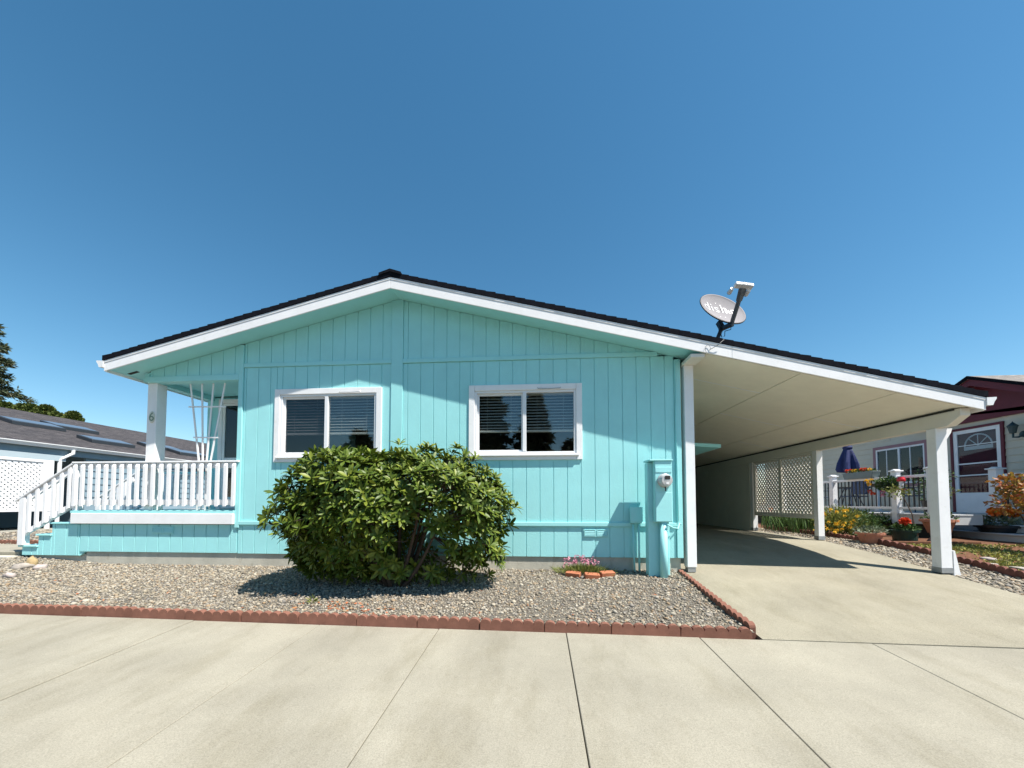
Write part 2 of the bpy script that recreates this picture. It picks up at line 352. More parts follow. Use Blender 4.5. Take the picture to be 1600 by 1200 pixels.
# ------------------------------------------------------------------ the teal house (with porch and carport)
X0, PITCH, HL, WL, HR = -2.170, 0.2463, -6.40, -4.74, 2.055
RL, RR, YF, YB, YC = -6.70, 5.75, -0.36, 11.45, 11.6
def zs(X): return 4.139 - PITCH*abs(X-X0)        # underside of fascia / soffit
house = thing('manufactured_house', 'single-storey teal house with white trim, corner porch and attached carport', 'house', (X0, 0, 0))
T, TT, W = M['teal'], M['teal_trim'], M['white']
GP, GS = -0.1918, 0.2032
def grooves(a, b):
    k0 = math.ceil((a-GP)/GS-1e-6); e = [a]
    while GP+k0*GS < b-0.004:
        if GP+k0*GS > a+0.004: e.append(GP+k0*GS)
        k0 += 1
    return e+[b]
def boards(wall, a, b, zlo, zhi, y=0.0, t=0.009):
    """grooved siding: one board between each pair of grooves; zlo, zhi are functions of X"""
    E_ = grooves(a, b)
    for x0, x1 in zip(E_[:-1], E_[1:]):
        g = 0.0042; l, r = x0+g, x1-g
        if r-l < 0.01: continue
        zl, zr = zhi(l), zhi(r); brk = [(r, zr)]
        if l < X0 < r: brk.append((X0, zhi(X0)))
        m = MB().prism([(l, zlo(l)), (r, zlo(r))]+brk+[(l, zl)], 'y', y, y+t)
        m.build('siding_board', T, wall, bevel=0.0022)
c = lambda v: (lambda X: v)
# front wall core with window openings, built of blocks behind the boards
WIN = [(-4.167, -2.424, 1.628, 2.785), (-1.062, 0.640, 1.632, 2.774)]
def wall_with_holes(m, a, b, z0, z1, holes, y0, y1):
    xs_ = sorted({a, b, *[h[0] for h in holes], *[h[1] for h in holes]})
    for l, r in zip(xs_[:-1], xs_[1:]):
        hs = [h for h in holes if h[0] <= l+1e-6 and h[1] >= r-1e-6]
        if not hs: m.box(l, r, y0, y1, z0, z1)
        else: m.box(l, r, y0, y1, z0, hs[0][2]); m.box(l, r, y0, y1, hs[0][3], z1)
IN = 0.085
holes = [(a+IN, b-IN, z0+IN, z1-IN) for a, b, z0, z1 in WIN]
m = MB(); wall_with_holes(m, WL, HR, 0.22, 3.17, holes, 0.009, 0.13)
fw_ = m.build('front_wall', TT, house)
m = MB().prism([(HL, 3.0), (HL, zs(HL)), (X0, zs(X0)), (HR, zs(HR)+0.02), (HR, 3.075), (1.2, 3.165), (WL+0.05, 3.165), (WL+0.05, 3.0)], 'y', 0.009, 0.13)
gable = m.build('gable_wall', TT, house)
m = MB(); m.box(HL, HL+0.12, 1.16, YB, 0.2, zs(HL)); m.box(HR-0.12, HR, 0.13, YB, 0.2, zs(HR)); m.box(HL+0.12, HR-0.12, YB-0.12, YB, 0.2, 3.0)
m.build('outer_wall', T, house)
m = MB(); m.box(WL, WL+0.12, 0.131, 1.16, 0.87, 3.05); m.build('porch_side_wall', T, house)
# boards
def cut(a, b, zlo, zhi):
    """leave the window openings free of boards"""
    segs = []; x = a
    for (l, r, z0, z1) in WIN:
        if l > a and r < b:
            boards(fw_, x, l+0.02, c(zlo), c(zhi)); boards(fw_, l+0.02, r-0.02, c(zlo), c(z0+0.02)); boards(fw_, l+0.02, r-0.02, c(z1-0.02), c(zhi)); x = r-0.02
    boards(fw_, x, b, c(zlo), c(zhi))
BZ = 3.15
cut(WL+0.034, -2.283, 0.695, BZ); cut(-2.099, HR-0.08, 0.695, BZ)
boards(gable, WL+0.035, -2.283, c(3.218), lambda X: zs(X)+0.026); boards(gable, -2.099, 1.64, c(3.218), lambda X: zs(X)+0.026)
boards(gable, HL+0.07, WL-0.04, c(3.045), lambda X: zs(X)+0.026)
# trims
def trim(name, x0, x1, z0, z1, y0=-0.020, y1=0.012, mat=TT, par=None): return MB().box(x0, x1, y0, y1, z0, z1).build(name, mat, par or house, bevel=0.003)
MB().prism([(-2.283, 0.705), (-2.099, 0.705), (-2.099, zs(-2.099)+0.026), (X0, zs(X0)+0.026), (-2.283, zs(-2.283)+0.026)], 'y', -0.016, 0.012).build('centre_board', TT, house, bevel=0.003)
trim('belt_batten', WL+0.035, -2.285, BZ+0.003, 3.215); trim('belt_batten', -2.097, 1.74, BZ+0.003, 3.215)
trim('corner_board', WL-0.04, WL+0.033, 0.60, zs(WL)+0.015, -0.024, 0.008); trim('corner_board', WL-0.028, WL, 0.705, 2.95, 0.009, 0.09)
trim('corner_board', HR-0.078, HR+0.006, 0.20, zs(HR)-0.005, -0.022, 0.010)
trim('corner_board', HL-0.012, HL+0.068, 3.045, zs(HL)-0.01, -0.02, 0.012)
trim('skirt_band', WL+0.034, HR-0.08, 0.648, 0.702, -0.026, 0.012)
trim('drip_edge', WL, HR-0.08, 0.632, 0.6475, -0.010, 0.012)
# skirting
sk = MB().box(-7.40, HR, 0.012, 0.10, 0.21, 0.632).build('skirting_wall', TT, house)
boards(sk, -7.46, WL-0.01, c(0.20), c(0.645), 0.0); boards(sk, WL+0.0, HR-0.08, c(0.195), c(0.632))
m = MB().box(-7.36, HR-0.02, 0.024, 0.20, -0.25, 0.2095)
m.build('foundation', M['found'], house)
MB().box(-8.40, -7.362, 0.045, 0.20, -0.1, 0.15).build('foundation', M['found'], house)
# roof: deck, soffit, fascia, shingle courses
SOFX = [(RL+0.02, X0), (X0, 2.30)]
m = MB().prism([(RL+0.021, zs(RL+0.021)+0.030), (X0, zs(X0)+0.030), (2.28, zs(2.28)+0.030), (2.28, zs(2.28)+0.038), (X0, zs(X0)+0.038), (RL+0.021, zs(RL+0.021)+0.038)], 'y', YF+0.022, YB)
m.build('soffit', TT, house)
m = MB().prism([(-6.62, zs(-6.62)+0.026), (-6.46, zs(-6.46)+0.026), (-6.46, zs(-6.46)+0.032), (-6.62, zs(-6.62)+0.032)], 'y', -0.10, -0.05); m.build('soffit_vent', M['darkgap'], house)
roof = MB().prism([(RL+0.01, zs(RL)+0.05), (X0, zs(X0)+0.04), (RR-0.01, zs(RR)+0.05), (RR-0.01, zs(RR)+0.166), (X0, zs(X0)+0.166), (RL+0.01, zs(RL)+0.166)], 'y', YF+0.025, YC)
roof = roof.build('roof', M['shingle'], house)
def rake(x0, x1, mat=W):
    n = 1
    MB().prism([(x0, zs(x0)-0.0), (x1, zs(x1)-0.0), (x1, zs(x1)+0.165), (x0, zs(x0)+0.165)], 'y', YF, YF+0.021).build('fascia_board', mat, house, bevel=0.003)
    MB().prism([(x0, zs(x0)+0.128), (x1, zs(x1)+0.128), (x1, zs(x1)+0.163), (x0, zs(x0)+0.163)], 'y', YF-0.006, YF-0.0005).build('rake_trim', mat, house, bevel=0.003)
rake(RL, X0-0.001); rake(X0+0.001, 2.62); rake(2.622, RR)
MB().box(RL-0.0, RL+0.02, YF+0.0212, YB, zs(RL)-0.005, zs(RL)+0.16).build('eave_fascia', W, house)
MB().box(RR-0.02, RR, YF+0.0212, YC, zs(RR)-0.005, zs(RR)+0.16).build('eave_fascia', W, house)
def courses(sgn, Lend):
    run = abs(Lend-X0); n = round(run/0.142); st = run/n
    for i in range(n):
        xa = Lend - sgn*i*st*1.0; xb = Lend - sgn*min(i+1.0, n)*st
        if i == 0: xa += sgn*0.02
        jy = random.uniform(-0.0012, 0.0012); jz = random.uniform(-0.004, 0.005)
        za, zb = zs(xa)+0.17, zs(xb)+0.17
        MB().prism([(xa, za-0.002), (xb, zb-0.002), (xb, zb+0.064), (xa, za+0.074+jz)], 'y', YF-0.0145+jy, YC+0.01).build('shingle_course', M['shingle'], roof)
courses(-1, RL); courses(1, RR)
for i in range(40):
    y = YF-0.03+i*0.30; h = 0.012*(i % 2)
    MB().prism([(X0-0.17, zs(X0-0.17)+0.225), (X0-0.165, zs(X0-0.165)+0.262), (X0, zs(X0)+0.275), (X0+0.165, zs(X0+0.165)+0.262), (X0+0.17, zs(X0+0.17)+0.225), (X0, zs(X0)+0.235)], 'y', y, y+0.293).build('ridge_cap', M['shingle'], roof)
# gutters
def gutter(x, sgn, y1, z):
    p = [(0, 0.11), (0, 0.01), (0.07, 0.01), (0.088, 0.055), (0.115, 0.095), (0.115, 0.115), (0.108, 0.115), (0.105, 0.098), (0.08, 0.058), (0.062, 0.018), (0.008, 0.018), (0.008, 0.11)]
    MB().prism([(x+sgn*a, z+b) for a, b in p], 'y', YF-0.012, y1).build('gutter', M['gutter'], house)
    MB().prism([(x+sgn*a, z+b) for a, b in p[:6]], 'y', YF-0.014, YF-0.0125).build('gutter_cap', M['gutter'], house)
gutter(RL-0.001, -1, YB, zs(RL)+0.05); gutter(RR+0.001, 1, YC, zs(RR)+0.05)

# windows
def window(a, b, z0, z1, split):
    w_ = MB(); tw = 0.088
    # casing: four boards around the opening
    for (x0_, x1_, u0, u1) in ((a, a+tw, z0, z1), (b-tw, b, z0, z1), (a+tw, b-tw, z1-tw, z1), (a+tw, b-tw, z0, z0+tw)):
        w_.box(x0_+0.0008, x1_-0.0008, -0.024, 0.10, u0+0.0008, u1-0.0008)
    win = w_.build('window', M['white'], house, bevel=0.003)
    MB().box(a+0.05, b-0.05, -0.052, -0.0245, z0+0.058, z0+0.082).build('window_sill', M['white'], win, bevel=0.003)
    i0, i1, j0, j1 = a+tw, b-tw, z0+tw, z1-tw
    f = MB()
    for (x0_, x1_, u0, u1) in ((i0, i0+0.035, j0, j1), (i1-0.035, i1, j0, j1), (i0+0.035, i1-0.035, j1-0.035, j1), (i0+0.035, i1-0.035, j0, j0+0.038)): f.box(x0_, x1_, -0.008, 0.07, u0, u1)
    f.box(split-0.027, split+0.027, -0.012, 0.055, j0+0.0385, j1-0.0355)
    f.build('window_frame', M['vinyl'], win, bevel=0.003)
    s_ = MB(); l, r = i0+0.0355, split-0.0275; q = 0.030
    for (x0_, x1_, u0, u1) in ((l, l+q, j0+0.039, j1-0.036), (r-q*0.7, r, j0+0.039, j1-0.036), (l+q, r-q*0.7, j1-0.036-q, j1-0.036), (l+q, r-q*0.7, j0+0.039, j0+0.039+q)): s_.box(x0_, x1_, 0.022, 0.060, u0, u1)
    s_.build('sliding_sash', M['vinyl'], win, bevel=0.002)
    MB().box(l+q, r-q*0.7, 0.040, 0.044, j0+0.039+q, j1-0.036-q).build('window_pane', M['glass'] if a > -2 else M['screen'], win)
    MB().box(split+0.0275, i1-0.0355, 0.022, 0.026, j0+0.0385, j1-0.0355).build('window_pane', M['glass'], win)
    xm = split+(i1-split)*0.48
    m_ = MB().tube([(xm-0.17, -0.026, j1+0.030), (xm-0.165, -0.040, j1+0.014), (xm, -0.042, j1+0.010), (xm+0.165, -0.040, j1+0.016), (xm+0.17, -0.026, j1+0.032)], 0.005, 6); m_.build('awning_rod', M['metal'], win)
    bl = MB(); zb = j0 + (j1-j0)*0.375; z = j1-0.05; k = 0
    while z > zb+0.03:
        ang = 0.50; d = 0.024
        bl.prism([(0.10-d*math.cos(ang), z-d*math.sin(ang)), (0.10+d*math.cos(ang), z+d*math.sin(ang)), (0.10+d*math.cos(ang), z+d*math.sin(ang)+0.003), (0.10-d*math.cos(ang), z-d*math.sin(ang)+0.003)], 'x', i0+0.02, i1-0.02)
        z -= 0.0455
    o = bl.build('blind_slats', M['blind'], win, kind='stuff')
    MB().box(i0+0.02, i1-0.02, 0.075, 0.125, zb-0.012, zb+0.018).build('blind_rail', M['blind'], win, bevel=0.004)
    MB().box(i0+0.015, i1-0.015, 0.072, 0.128, j1-0.045, j1-0.002).build('blind_head', M['blind'], win)
    cords = MB()
    for t_ in (0.12, 0.36, 0.62, 0.88): cords.tube([(i0+(i1-i0)*t_, 0.07, zb), (i0+(i1-i0)*t_, 0.07, j1)], 0.0018, 5)
    cords.build('blind_cord', M['blind'], win)
window(*WIN[0], at(510, 660, Y=0).x); window(*WIN[1], at(819.5, 660, Y=0).x)
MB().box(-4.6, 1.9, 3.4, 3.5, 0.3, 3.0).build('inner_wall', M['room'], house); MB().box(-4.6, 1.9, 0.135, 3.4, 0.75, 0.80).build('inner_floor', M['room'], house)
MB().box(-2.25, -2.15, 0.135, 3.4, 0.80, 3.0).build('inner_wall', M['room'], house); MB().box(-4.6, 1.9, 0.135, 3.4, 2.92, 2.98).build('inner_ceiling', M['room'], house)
p0, p1 = at(477, 697, Y=0.9), at(490, 708, Y=0.9)
# skirting vents
for (xa, xb, za, zb2) in ((-6.19, -5.82, 0.50, 0.615), (0.645, 1.018, 0.488, 0.612)):
    v = MB()
    v.box(xa, xb, -0.012, -0.0005, za, zb2); v = v.build('skirting_vent', TT, house, bevel=0.002)
    mid = (xa+xb)/2
    for l, r in ((xa+0.015, mid-0.010), (mid+0.010, xb-0.015)):
        fr = MB()
        for (a_, b_, u0, u1) in ((l, l+0.008, za+0.014, zb2-0.014), (r-0.008, r, za+0.014, zb2-0.014), (l+0.008, r-0.008, zb2-0.022, zb2-0.014), (l+0.008, r-0.008, za+0.014, za+0.022)): fr.box(a_, b_, -0.020, -0.0125, u0, u1)
        fr.build('vent_frame', TT, v)
        for q in range(3):
            z = za+0.032+q*0.021; MB().prism([(-0.0125, z), (-0.0125, z+0.014), (-0.019, z+0.003), (-0.019, z-0.004)], 'x', l+0.009, r-0.009).build('louver', TT, v)

# ------------------------------------------------------------------ porch
DZ = 0.868
por = MB().box(-7.60, WL-0.041, -0.045, 1.145, DZ-0.045, DZ).build('porch_deck', TT, house, bevel=0.004)
MB().box(-7.565, WL-0.041, -0.062, -0.0005, 0.655, DZ-0.046).build('porch_fascia', W, house, bevel=0.004)
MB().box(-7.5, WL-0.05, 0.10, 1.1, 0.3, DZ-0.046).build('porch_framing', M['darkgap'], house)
MB().box(HL, WL, 1.15, 1.25, 0.60, 3.02).build('porch_back_wall', T, house)
MB().box(HL+0.003, HL+0.07, 1.128, 1.149, DZ+0.002, 2.985).build('corner_board', TT, house)
MB().box(HL+0.001, WL-0.042, 0.0125, 0.13, 2.955, 3.043).build('porch_header', TT, house, bevel=0.003)
trim('porch_header_trim', HL-0.012, WL-0.042, 2.955, 3.042, -0.022, 0.012)
MB().box(HL+0.001, HL+0.12, 0.1305, 1.149, 2.955, 3.043).build('porch_header', TT, house)
MB().box(HL+0.0, WL-0.001, 0.131, 1.149, 3.045, 3.06).build('porch_ceiling', TT, house)
# storm door
door = MB(); dx0, dx1 = -6.15, -5.10
for (a_, b_, u0, u1) in ((dx0, dx0+0.085, DZ+0.001, 2.98), (dx1-0.085, dx1, DZ+0.001, 2.98), (dx0+0.085, dx1-0.085, 2.90, 2.98)): door.box(a_, b_, 1.10, 1.1495, u0, u1)
door = door.build('door', W, house, bevel=0.003)
lf = MB(); l, r = dx0+0.086, dx1-0.086
for (a_, b_, u0, u1) in ((l, l+0.05, DZ+0.01, 2.895), (r-0.05, r, DZ+0.01, 2.895), (l+0.05, r-0.05, 2.855, 2.895), (l+0.05, r-0.05, 1.80, 1.85), (l+0.05, r-0.05, 1.72, 1.755), (l+0.05, r-0.05, DZ+0.01, 1.10)): lf.box(a_, b_, 1.108, 1.140, u0, u1)
lf.build('door_leaf', W, door, bevel=0.002)
MB().box(l+0.05, r-0.05, 1.122, 1.126, 1.10, 2.855).build('door_pane', M['screen'], door)
MB().box(l+0.05, r-0.05, 1.143, 1.148, 1.10, 2.855).build('inner_door', M['darkgap'], door)
MB().tube([(r-0.025, 1.10, 1.78), (r-0.025, 1.06, 1.78), (r-0.09, 1.05, 1.78)], 0.009, 8).build('door_handle', M['metal'], door, smooth=True)
# porch post with house number plaque
px0 = at(231.5, 600, Y=0.035).x
post = MB().box(px0, px0+0.165, 0.035, 0.20, DZ+0.001, 2.954).build('porch_post', W, house, bevel=0.004)
def text_mesh(txt, size, name):
    cu = bpy.data.curves.new(name, 'FONT'); cu.body = txt; cu.size = size; cu.extrude = 0.0008; cu.align_x = 'CENTER'; cu.align_y = 'CENTER'; cu.resolution_u = 4; cu.space_character = 1.12
    ob = bpy.data.objects.new(name, cu); COL.objects.link(ob)
    me = bpy.data.meshes.new_from_object(ob.evaluated_get(bpy.context.evaluated_depsgraph_get())); bpy.data.objects.remove(ob); me.name = name; return me
def place_text(txt, size, name, mat, parent, o, right, up):
    me = text_mesh(txt, size, name); r_, u_ = Vector(right).normalized(), Vector(up).normalized(); n_ = r_.cross(u_)
    me.transform(Matrix.Translation(o) @ Matrix((r_, u_, n_)).transposed().to_4x4()); me.materials.clear(); me.materials.append(mat)
    return mk(name, me, mat, parent)
M['plaque'] = pm('glazed_plaque', (0.62, 0.62, 0.52), 0.3, 0.15, 30)
M['green_ink'] = pm('green_glaze', (0.16, 0.24, 0.17), 0.4, 0.2, 30)
pc = at(237.5, 652, Y=0.03)
num = MB().lathe([(0.0, 0), (0.052, 0), (0.057, 0.006), (0.05, 0.012), (0, 0.013)], k=24); 
num.v = [(pc.x + p[0]*0.92, 0.0345-p[2], pc.z + p[1]*1.75) for p in num.v]
num = num.build('number_plaque', M['plaque'], post)
place_text('6', 0.20, 'house_number', M['green_ink'], num, (pc.x, 0.0205, pc.z), (1, 0, 0), (0, 0, 1))
# front railing
def rail_run(P, Q, name, n, w_p=0.054, mat=W, cap=TT, zb=0.07, h=0.79, face=-0.035, skip=()):
    """railing between two points on the deck: cap, sub-rail, bottom rail and pickets nailed to the outer face"""
    P, Q = Vector(P), Vector(Q); d = (Q-P); nrm = Vector((d.y, -d.x, 0)).normalized()*1
    R = MB().bar(P+Vector((0, 0, h-0.012)), Q+Vector((0, 0, h-0.012)), 0.105, 0.026).build(name, mat, house, bevel=0.004)
    MB().bar(P+Vector((0, 0, h-0.072)), Q+Vector((0, 0, h-0.072)), 0.036, 0.085).build('sub_rail', mat, R, bevel=0.003)
    MB().bar(P+Vector((0, 0, zb+0.06)), Q+Vector((0, 0, zb+0.06)), 0.036, 0.085).build('bottom_rail', mat, R, bevel=0.003)
    for i in range(n):
        if i in skip: continue
        c_ = P + d*((i+0.5)/n) + nrm*0.038
        t = MB(); u = d.normalized(); u.z = 0; u.normalize(); q = nrm.normalized()
        h0, h1 = zb-0.005+d.z*0, h-0.032; a_ = c_-u*w_p/2; b_ = c_+u*w_p/2
        o_ = q*0.028
        t.v = [tuple(v) for v in (a_+Vector((0,0,h0+.03)), b_+Vector((0,0,h0+.03)), b_+Vector((0,0,h1)), a_+Vector((0,0,h1)),
                                  a_+o_+Vector((0,0,h0)), b_+o_+Vector((0,0,h0)), b_+o_+Vector((0,0,h1-.05)), a_+o_+Vector((0,0,h1-.05)))]
        t.f = [(0,3,2,1),(4,5,6,7),(0,1,5,4),(1,2,6,5),(2,3,7,6),(3,0,4,7)]
        t.build('baluster', mat, R, bevel=0.002)
    return R
rail_run((-7.60, 0.0, DZ), (WL+0.02, 0.0, DZ), 'porch_railing', 21)
for i, xx in enumerate((-7.56,)):
    MB().box(xx-0.045, xx+0.045, -0.02, 0.07, DZ+0.001, DZ+0.764).build('rail_post', W, house, bevel=0.003)
rail_run((-7.60, 1.10, DZ), (HL, 1.10, DZ), 'back_railing', 9, h=0.68)
MB().bar((-7.62, 1.10, DZ+0.695), (HL, 1.10, DZ+0.695), 0.11, 0.025).build('rail_cap', TT, house, bevel=0.003)
# stairs down to the left
SX = [(-8.545, -8.205, 0.295), (-8.235, -7.965, 0.480), (-7.995, -7.60, 0.672)]
st = MB(); 
st.prism([(-8.50, 0.13), (-7.46, 0.13), (-7.37, 0.20), (-7.37, 0.64), (-7.97, 0.64), (-7.97, 0.455), (-8.21, 0.455), (-8.21, 0.268), (-8.50, 0.268)], 'y', 0.012, 0.05)
st = st.build('stair_stringer', TT, house)
xe = grooves(-8.50, -7.47)
for a_, b_ in zip(xe[:-1], xe[1:]):
    for l, r in ([(a_, b_)] if not any(a_ < q < b_ for q in (-8.21, -7.97)) else [(a_, q) for q in (-8.21, -7.97) if a_ < q < b_]+[(q, b_) for q in (-8.21, -7.97) if a_ < q < b_]):
        mid = (l+r)/2; top = 0.266 if mid < -8.21 else 0.452 if mid < -7.97 else 0.638
        if r-l > 0.02: MB().box(l+0.004, r-0.004, 0.001, 0.011, 0.135, top).build('siding_board', T, st, bevel=0.002)
for i, (a_, b_, z) in enumerate(SX):
    MB().box(a_, b_, -0.022, 1.08, z-0.028, z).build('stair_tread', TT, house, bevel=0.004)
    MB().box(a_+0.035, a_+0.055, 0.051, 1.05, z-0.185, z-0.029).build('stair_riser', TT, house)
def stair_rail(Y, nm):
    a_, b_ = Vector((-8.60, Y, 1.02)), Vector((-7.60, Y, 1.625))
    R = MB().bar(a_, b_, 0.10, 0.028).build(nm, W, house, bevel=0.004)
    MB().bar(a_+Vector((0.06, 0, -0.03)), b_+Vector((0, 0, -0.075)), 0.036, 0.08).build('sub_rail', W, R, bevel=0.003)
    MB().bar((-8.48, Y, 0.47), (-7.62, Y, 0.95), 0.036, 0.08).build('bottom_rail', W, R, bevel=0.003)
    MB().box(-8.53, -8.43, Y-0.045, Y+0.045, 0.297, 1.075).build('newel_post', W, R, bevel=0.003)
    for k in range(6):
        x = -8.355+k*0.142; zt = 1.02+(x+8.60)*0.605-0.03; zb = 0.44+(x+8.48)*0.56
        t = MB().prism([(x-0.025, zb-0.03), (x+0.025, zb+0.0), (x+0.025, zt+0.004), (x-0.025, zt-0.026)], 'y', Y-0.048, Y-0.019); t.build('baluster', W, R, bevel=0.002)
stair_rail(0.0, 'stair_railing'); stair_rail(1.05, 'stair_railing')

# ------------------------------------------------------------------ carport
B, BT = M['beige'], M['beigetrim']
def pan(x0, x1, y0, y1):
    x0 += 0.007; x1 -= 0.007; y0 += 0.004; y1 -= 0.004
    t = MB(); t.prism([(x0, zs(x0)+0.020), (x1, zs(x1)+0.020), (x1, zs(x1)+0.034), (x0, zs(x0)+0.034)], 'y', y0, y1); t.build('ceiling_panel', B, ceil_, bevel=0.002)
ceil_ = MB().prism([(2.285, zs(2.285)+0.0345), (RR-0.03, zs(RR-0.03)+0.0345), (RR-0.03, zs(RR-0.03)+0.049), (2.285, zs(2.285)+0.049)], 'y', YF+0.03, YC-0.02).build('carport_ceiling', BT, house)
for x0_, x1_, ysplit in ((2.30, 3.55, [-0.285, 0.63, 3.05, 5.5, 7.9, 10.3, 11.4]), (3.55, 4.75, [-0.285, 1.97, 4.4, 6.8, 9.2, 11.4]), (4.75, 5.60, [-0.285, 1.2, 3.65, 6.1, 8.5, 10.9, 11.4])):
    for a_, b_ in zip(ysplit[:-1], ysplit[1:]): pan(x0_, x1_, a_, b_)
for x0_, x1_, yl in ((2.30, 3.55, (0.63, 3.05, 5.5)), (3.55, 4.75, (1.97, 4.4, 6.8)), (4.75, 5.53, (1.2, 3.65, 6.1))):
    for y_ in yl: MB().prism([(x0_+0.01, zs(x0_+0.01)+0.0165), (x1_-0.01, zs(x1_-0.01)+0.0165), (x1_-0.01, zs(x1_-0.01)+0.0198), (x0_+0.01, zs(x0_+0.01)+0.0198)], 'y', y_-0.014, y_+0.014).build('seam_strip', M['white'], ceil_)
# beam along the house side, its dark gap, and the corner post
MB().box(2.085, 2.275, YF+0.024, YC-0.1, zs(2.18)-0.075, zs(2.27)-0.002).build('house_side_beam', BT, house, bevel=0.004)
MB().prism([(2.276, zs(2.276)-0.025), (2.30, zs(2.30)-0.02), (2.30, zs(2.30)+0.019), (2.276, zs(2.276)+0.019)], 'y', -0.27, YC-0.1).build('beam_gap', M['darkgap'], house)
cp = MB().box(2.105, 2.235, -0.045, 0.085, 0.075, zs(2.18)-0.076).build('carport_post', W, house, bevel=0.004)
MB().box(2.115, 2.225, -0.035, 0.075, 0.006, 0.0745).build('post_bracket', M['metal'], cp)
BX = 5.60                                                   # outer beam
BZ0, BZ1 = 2.035, zs(5.52)-0.006
MB().prism([(-0.27, BZ1), (YC-0.1, BZ1), (YC-0.1, BZ0), (-0.10, BZ0), (-0.27, BZ0+0.11)], 'x', BX-0.062, BX+0.062).build('carport_beam', BT, house, bevel=0.004)
MB().box(BX-0.075, BX-0.0625, -0.2, YC-0.1, BZ1-0.012, BZ1+0.012).build('beam_gap', M['darkgap'], house)
def cpost(y, wx, wy, zt, base=True):
    zb = prof(y)
    o = MB().box(BX-wx/2, BX+wx/2, y-wy/2, y+wy/2, zb+0.045, zt).build('carport_post', W, house, bevel=0.004)
    m_ = MB().box(BX-wx/2-0.004, BX+wx/2+0.004, y-wy/2-0.004, y+wy/2+0.004, zb+0.012, zb+0.085); m_.build('post_bracket', M['metal'] if base else W, o)
    MB().box(BX-wx/2+0.02, BX+wx/2-0.02, y-wy/2+0.02, y+wy/2-0.02, zb-0.004, zb+0.0125).build('post_footing', M['darkgap'], o)
    return o
fp = cpost(0.10, 0.145, 0.13, BZ0-0.001); cpost(2.35, 0.115, 0.115, BZ0-0.001); cpost(4.60, 0.115, 0.115, BZ0-0.001)
MB().prism([(BX+0.0735, 1.85), (BX+0.0735, BZ0-0.002), (BX+0.17, BZ0-0.002), (BX+0.15, 1.97)], 'y', 0.06, 0.13).build('post_bracket', W, fp)
MB().prism([(BX+0.0780, -0.02), (BX+0.175, -0.02), (BX+0.155, 0.06), (BX+0.105, 0.33), (BX+0.078, 0.34)], 'y', 0.03, 0.13).build('post_brace', W, fp, bevel=0.003)
# lattice screens between the rear posts
lat = MB(); y0_, y1_, z0_, z1_ = 2.42, 4.53, 0.76, 1.985
for (a_, b_, u0, u1) in ((y0_, y1_, z0_-0.10, z0_), (y0_, y1_, z1_, BZ0-0.002), (y0_, y0_+0.06, z0_, z1_), (y1_-0.06, y1_, z0_, z1_), (3.44, 3.52, z0_, z1_)): lat.box(BX-0.03, BX+0.03, a_+0.001, b_-0.001, u0+0.001, u1-0.001)
lat = lat.build('lattice_frame', BT, house, bevel=0.002)
def lattice_slats(y0, y1, z0, z1, x, pitch, wd, th, axis='x'):
    t = MB()
    for s_, xo in ((1, -th/2-0.0004), (-1, th/2+0.0004)):
        k_ = (y0 - (z1-z0)) if s_ == 1 else y0
        end = y1 if s_ == 1 else y1 + (z1-z0)
        k_ += pitch*0.5
        while k_ < end:
            # line y = k + s*(z-z0)
            if s_ == 1: za = max(0, y0-k_); zb = min(z1-z0, y1-k_); 
            else: za = max(0, k_-y1); zb = min(z1-z0, k_-y0)
            if zb-za > 0.02:
                p = Vector((x+xo, k_+s_*za, z0+za)); q = Vector((x+xo, k_+s_*zb, z0+zb)); t.bar(p, q, wd, th, up=(1, 0, 0))
            k_ += pitch
    return t
for a_, b_ in ((y0_+0.06, 3.44), (3.52, y1_-0.06)): lattice_slats(a_, b_, z0_, z1_, BX, 0.105, 0.036, 0.008).build('lattice', BT, lat, kind='stuff')
# storage wall at the rear of the carport
sw = MB().box(BX-0.05, BX+0.05, 4.66, YC-0.2, 0.22, BZ0-0.002).build('storage_wall', BT, house)
yy = 4.66
while yy < YC-0.3:
    MB().box(BX-0.062, BX-0.0505, yy+0.003, min(yy+1.215, YC-0.2), 0.235, BZ0-0.004).build('wall_panel', BT, sw, bevel=0.002); yy += 1.22
MB().box(2.06, 5.54, YC-0.35, YC-0.25, 0.2, 2.9).build('rear_wall', BT, house)
# side-door hood on the house wall
a_ = at(1061, 697, Y=2.2); b_ = at(1102, 703, Y=2.2)
MB().prism([(HR+0.001, a_.z+0.02), (b_.x, b_.z+0.015), (b_.x, b_.z-0.05), (HR+0.001, a_.z-0.05)], 'y', 1.55, 2.9).build('side_door_hood', TT, house, bevel=0.003)
# old cable clipped up the corner board, loop of wire at the eave
cab = [(HR-0.062, -0.030, 0.72+0.0), (HR-0.060, -0.030, 1.2), (HR-0.066, -0.030, 1.9), (HR-0.070, -0.031, 2.2), (HR-0.062, -0.030, 2.6), (HR-0.066, -0.030, 3.0), (HR-0.03, -0.06, zs(HR)-0.03), (HR+0.2, -0.2, zs(HR+0.2)-0.02), (2.33, YF-0.01, zs(2.33)+0.05), (2.42, YF-0.03, zs(2.42)+0.12), (2.50, YF-0.045, zs(2.5)+0.21)]
MB().tube(cab[:7], 0.0055, 6).build('cable', TT, house, smooth=True); MB().tube(cab[6:], 0.004, 6).build('cable', M['armgrey'], house, smooth=True)
lp = [(2.30+0.035*math.cos(t), YF-0.012, zs(2.3)+0.05+0.055*math.sin(t)) for t in np.linspace(0, 5.6, 12)]
MB().tube(lp, 0.0025, 5).build('cable', M['armgrey'], house, smooth=True)

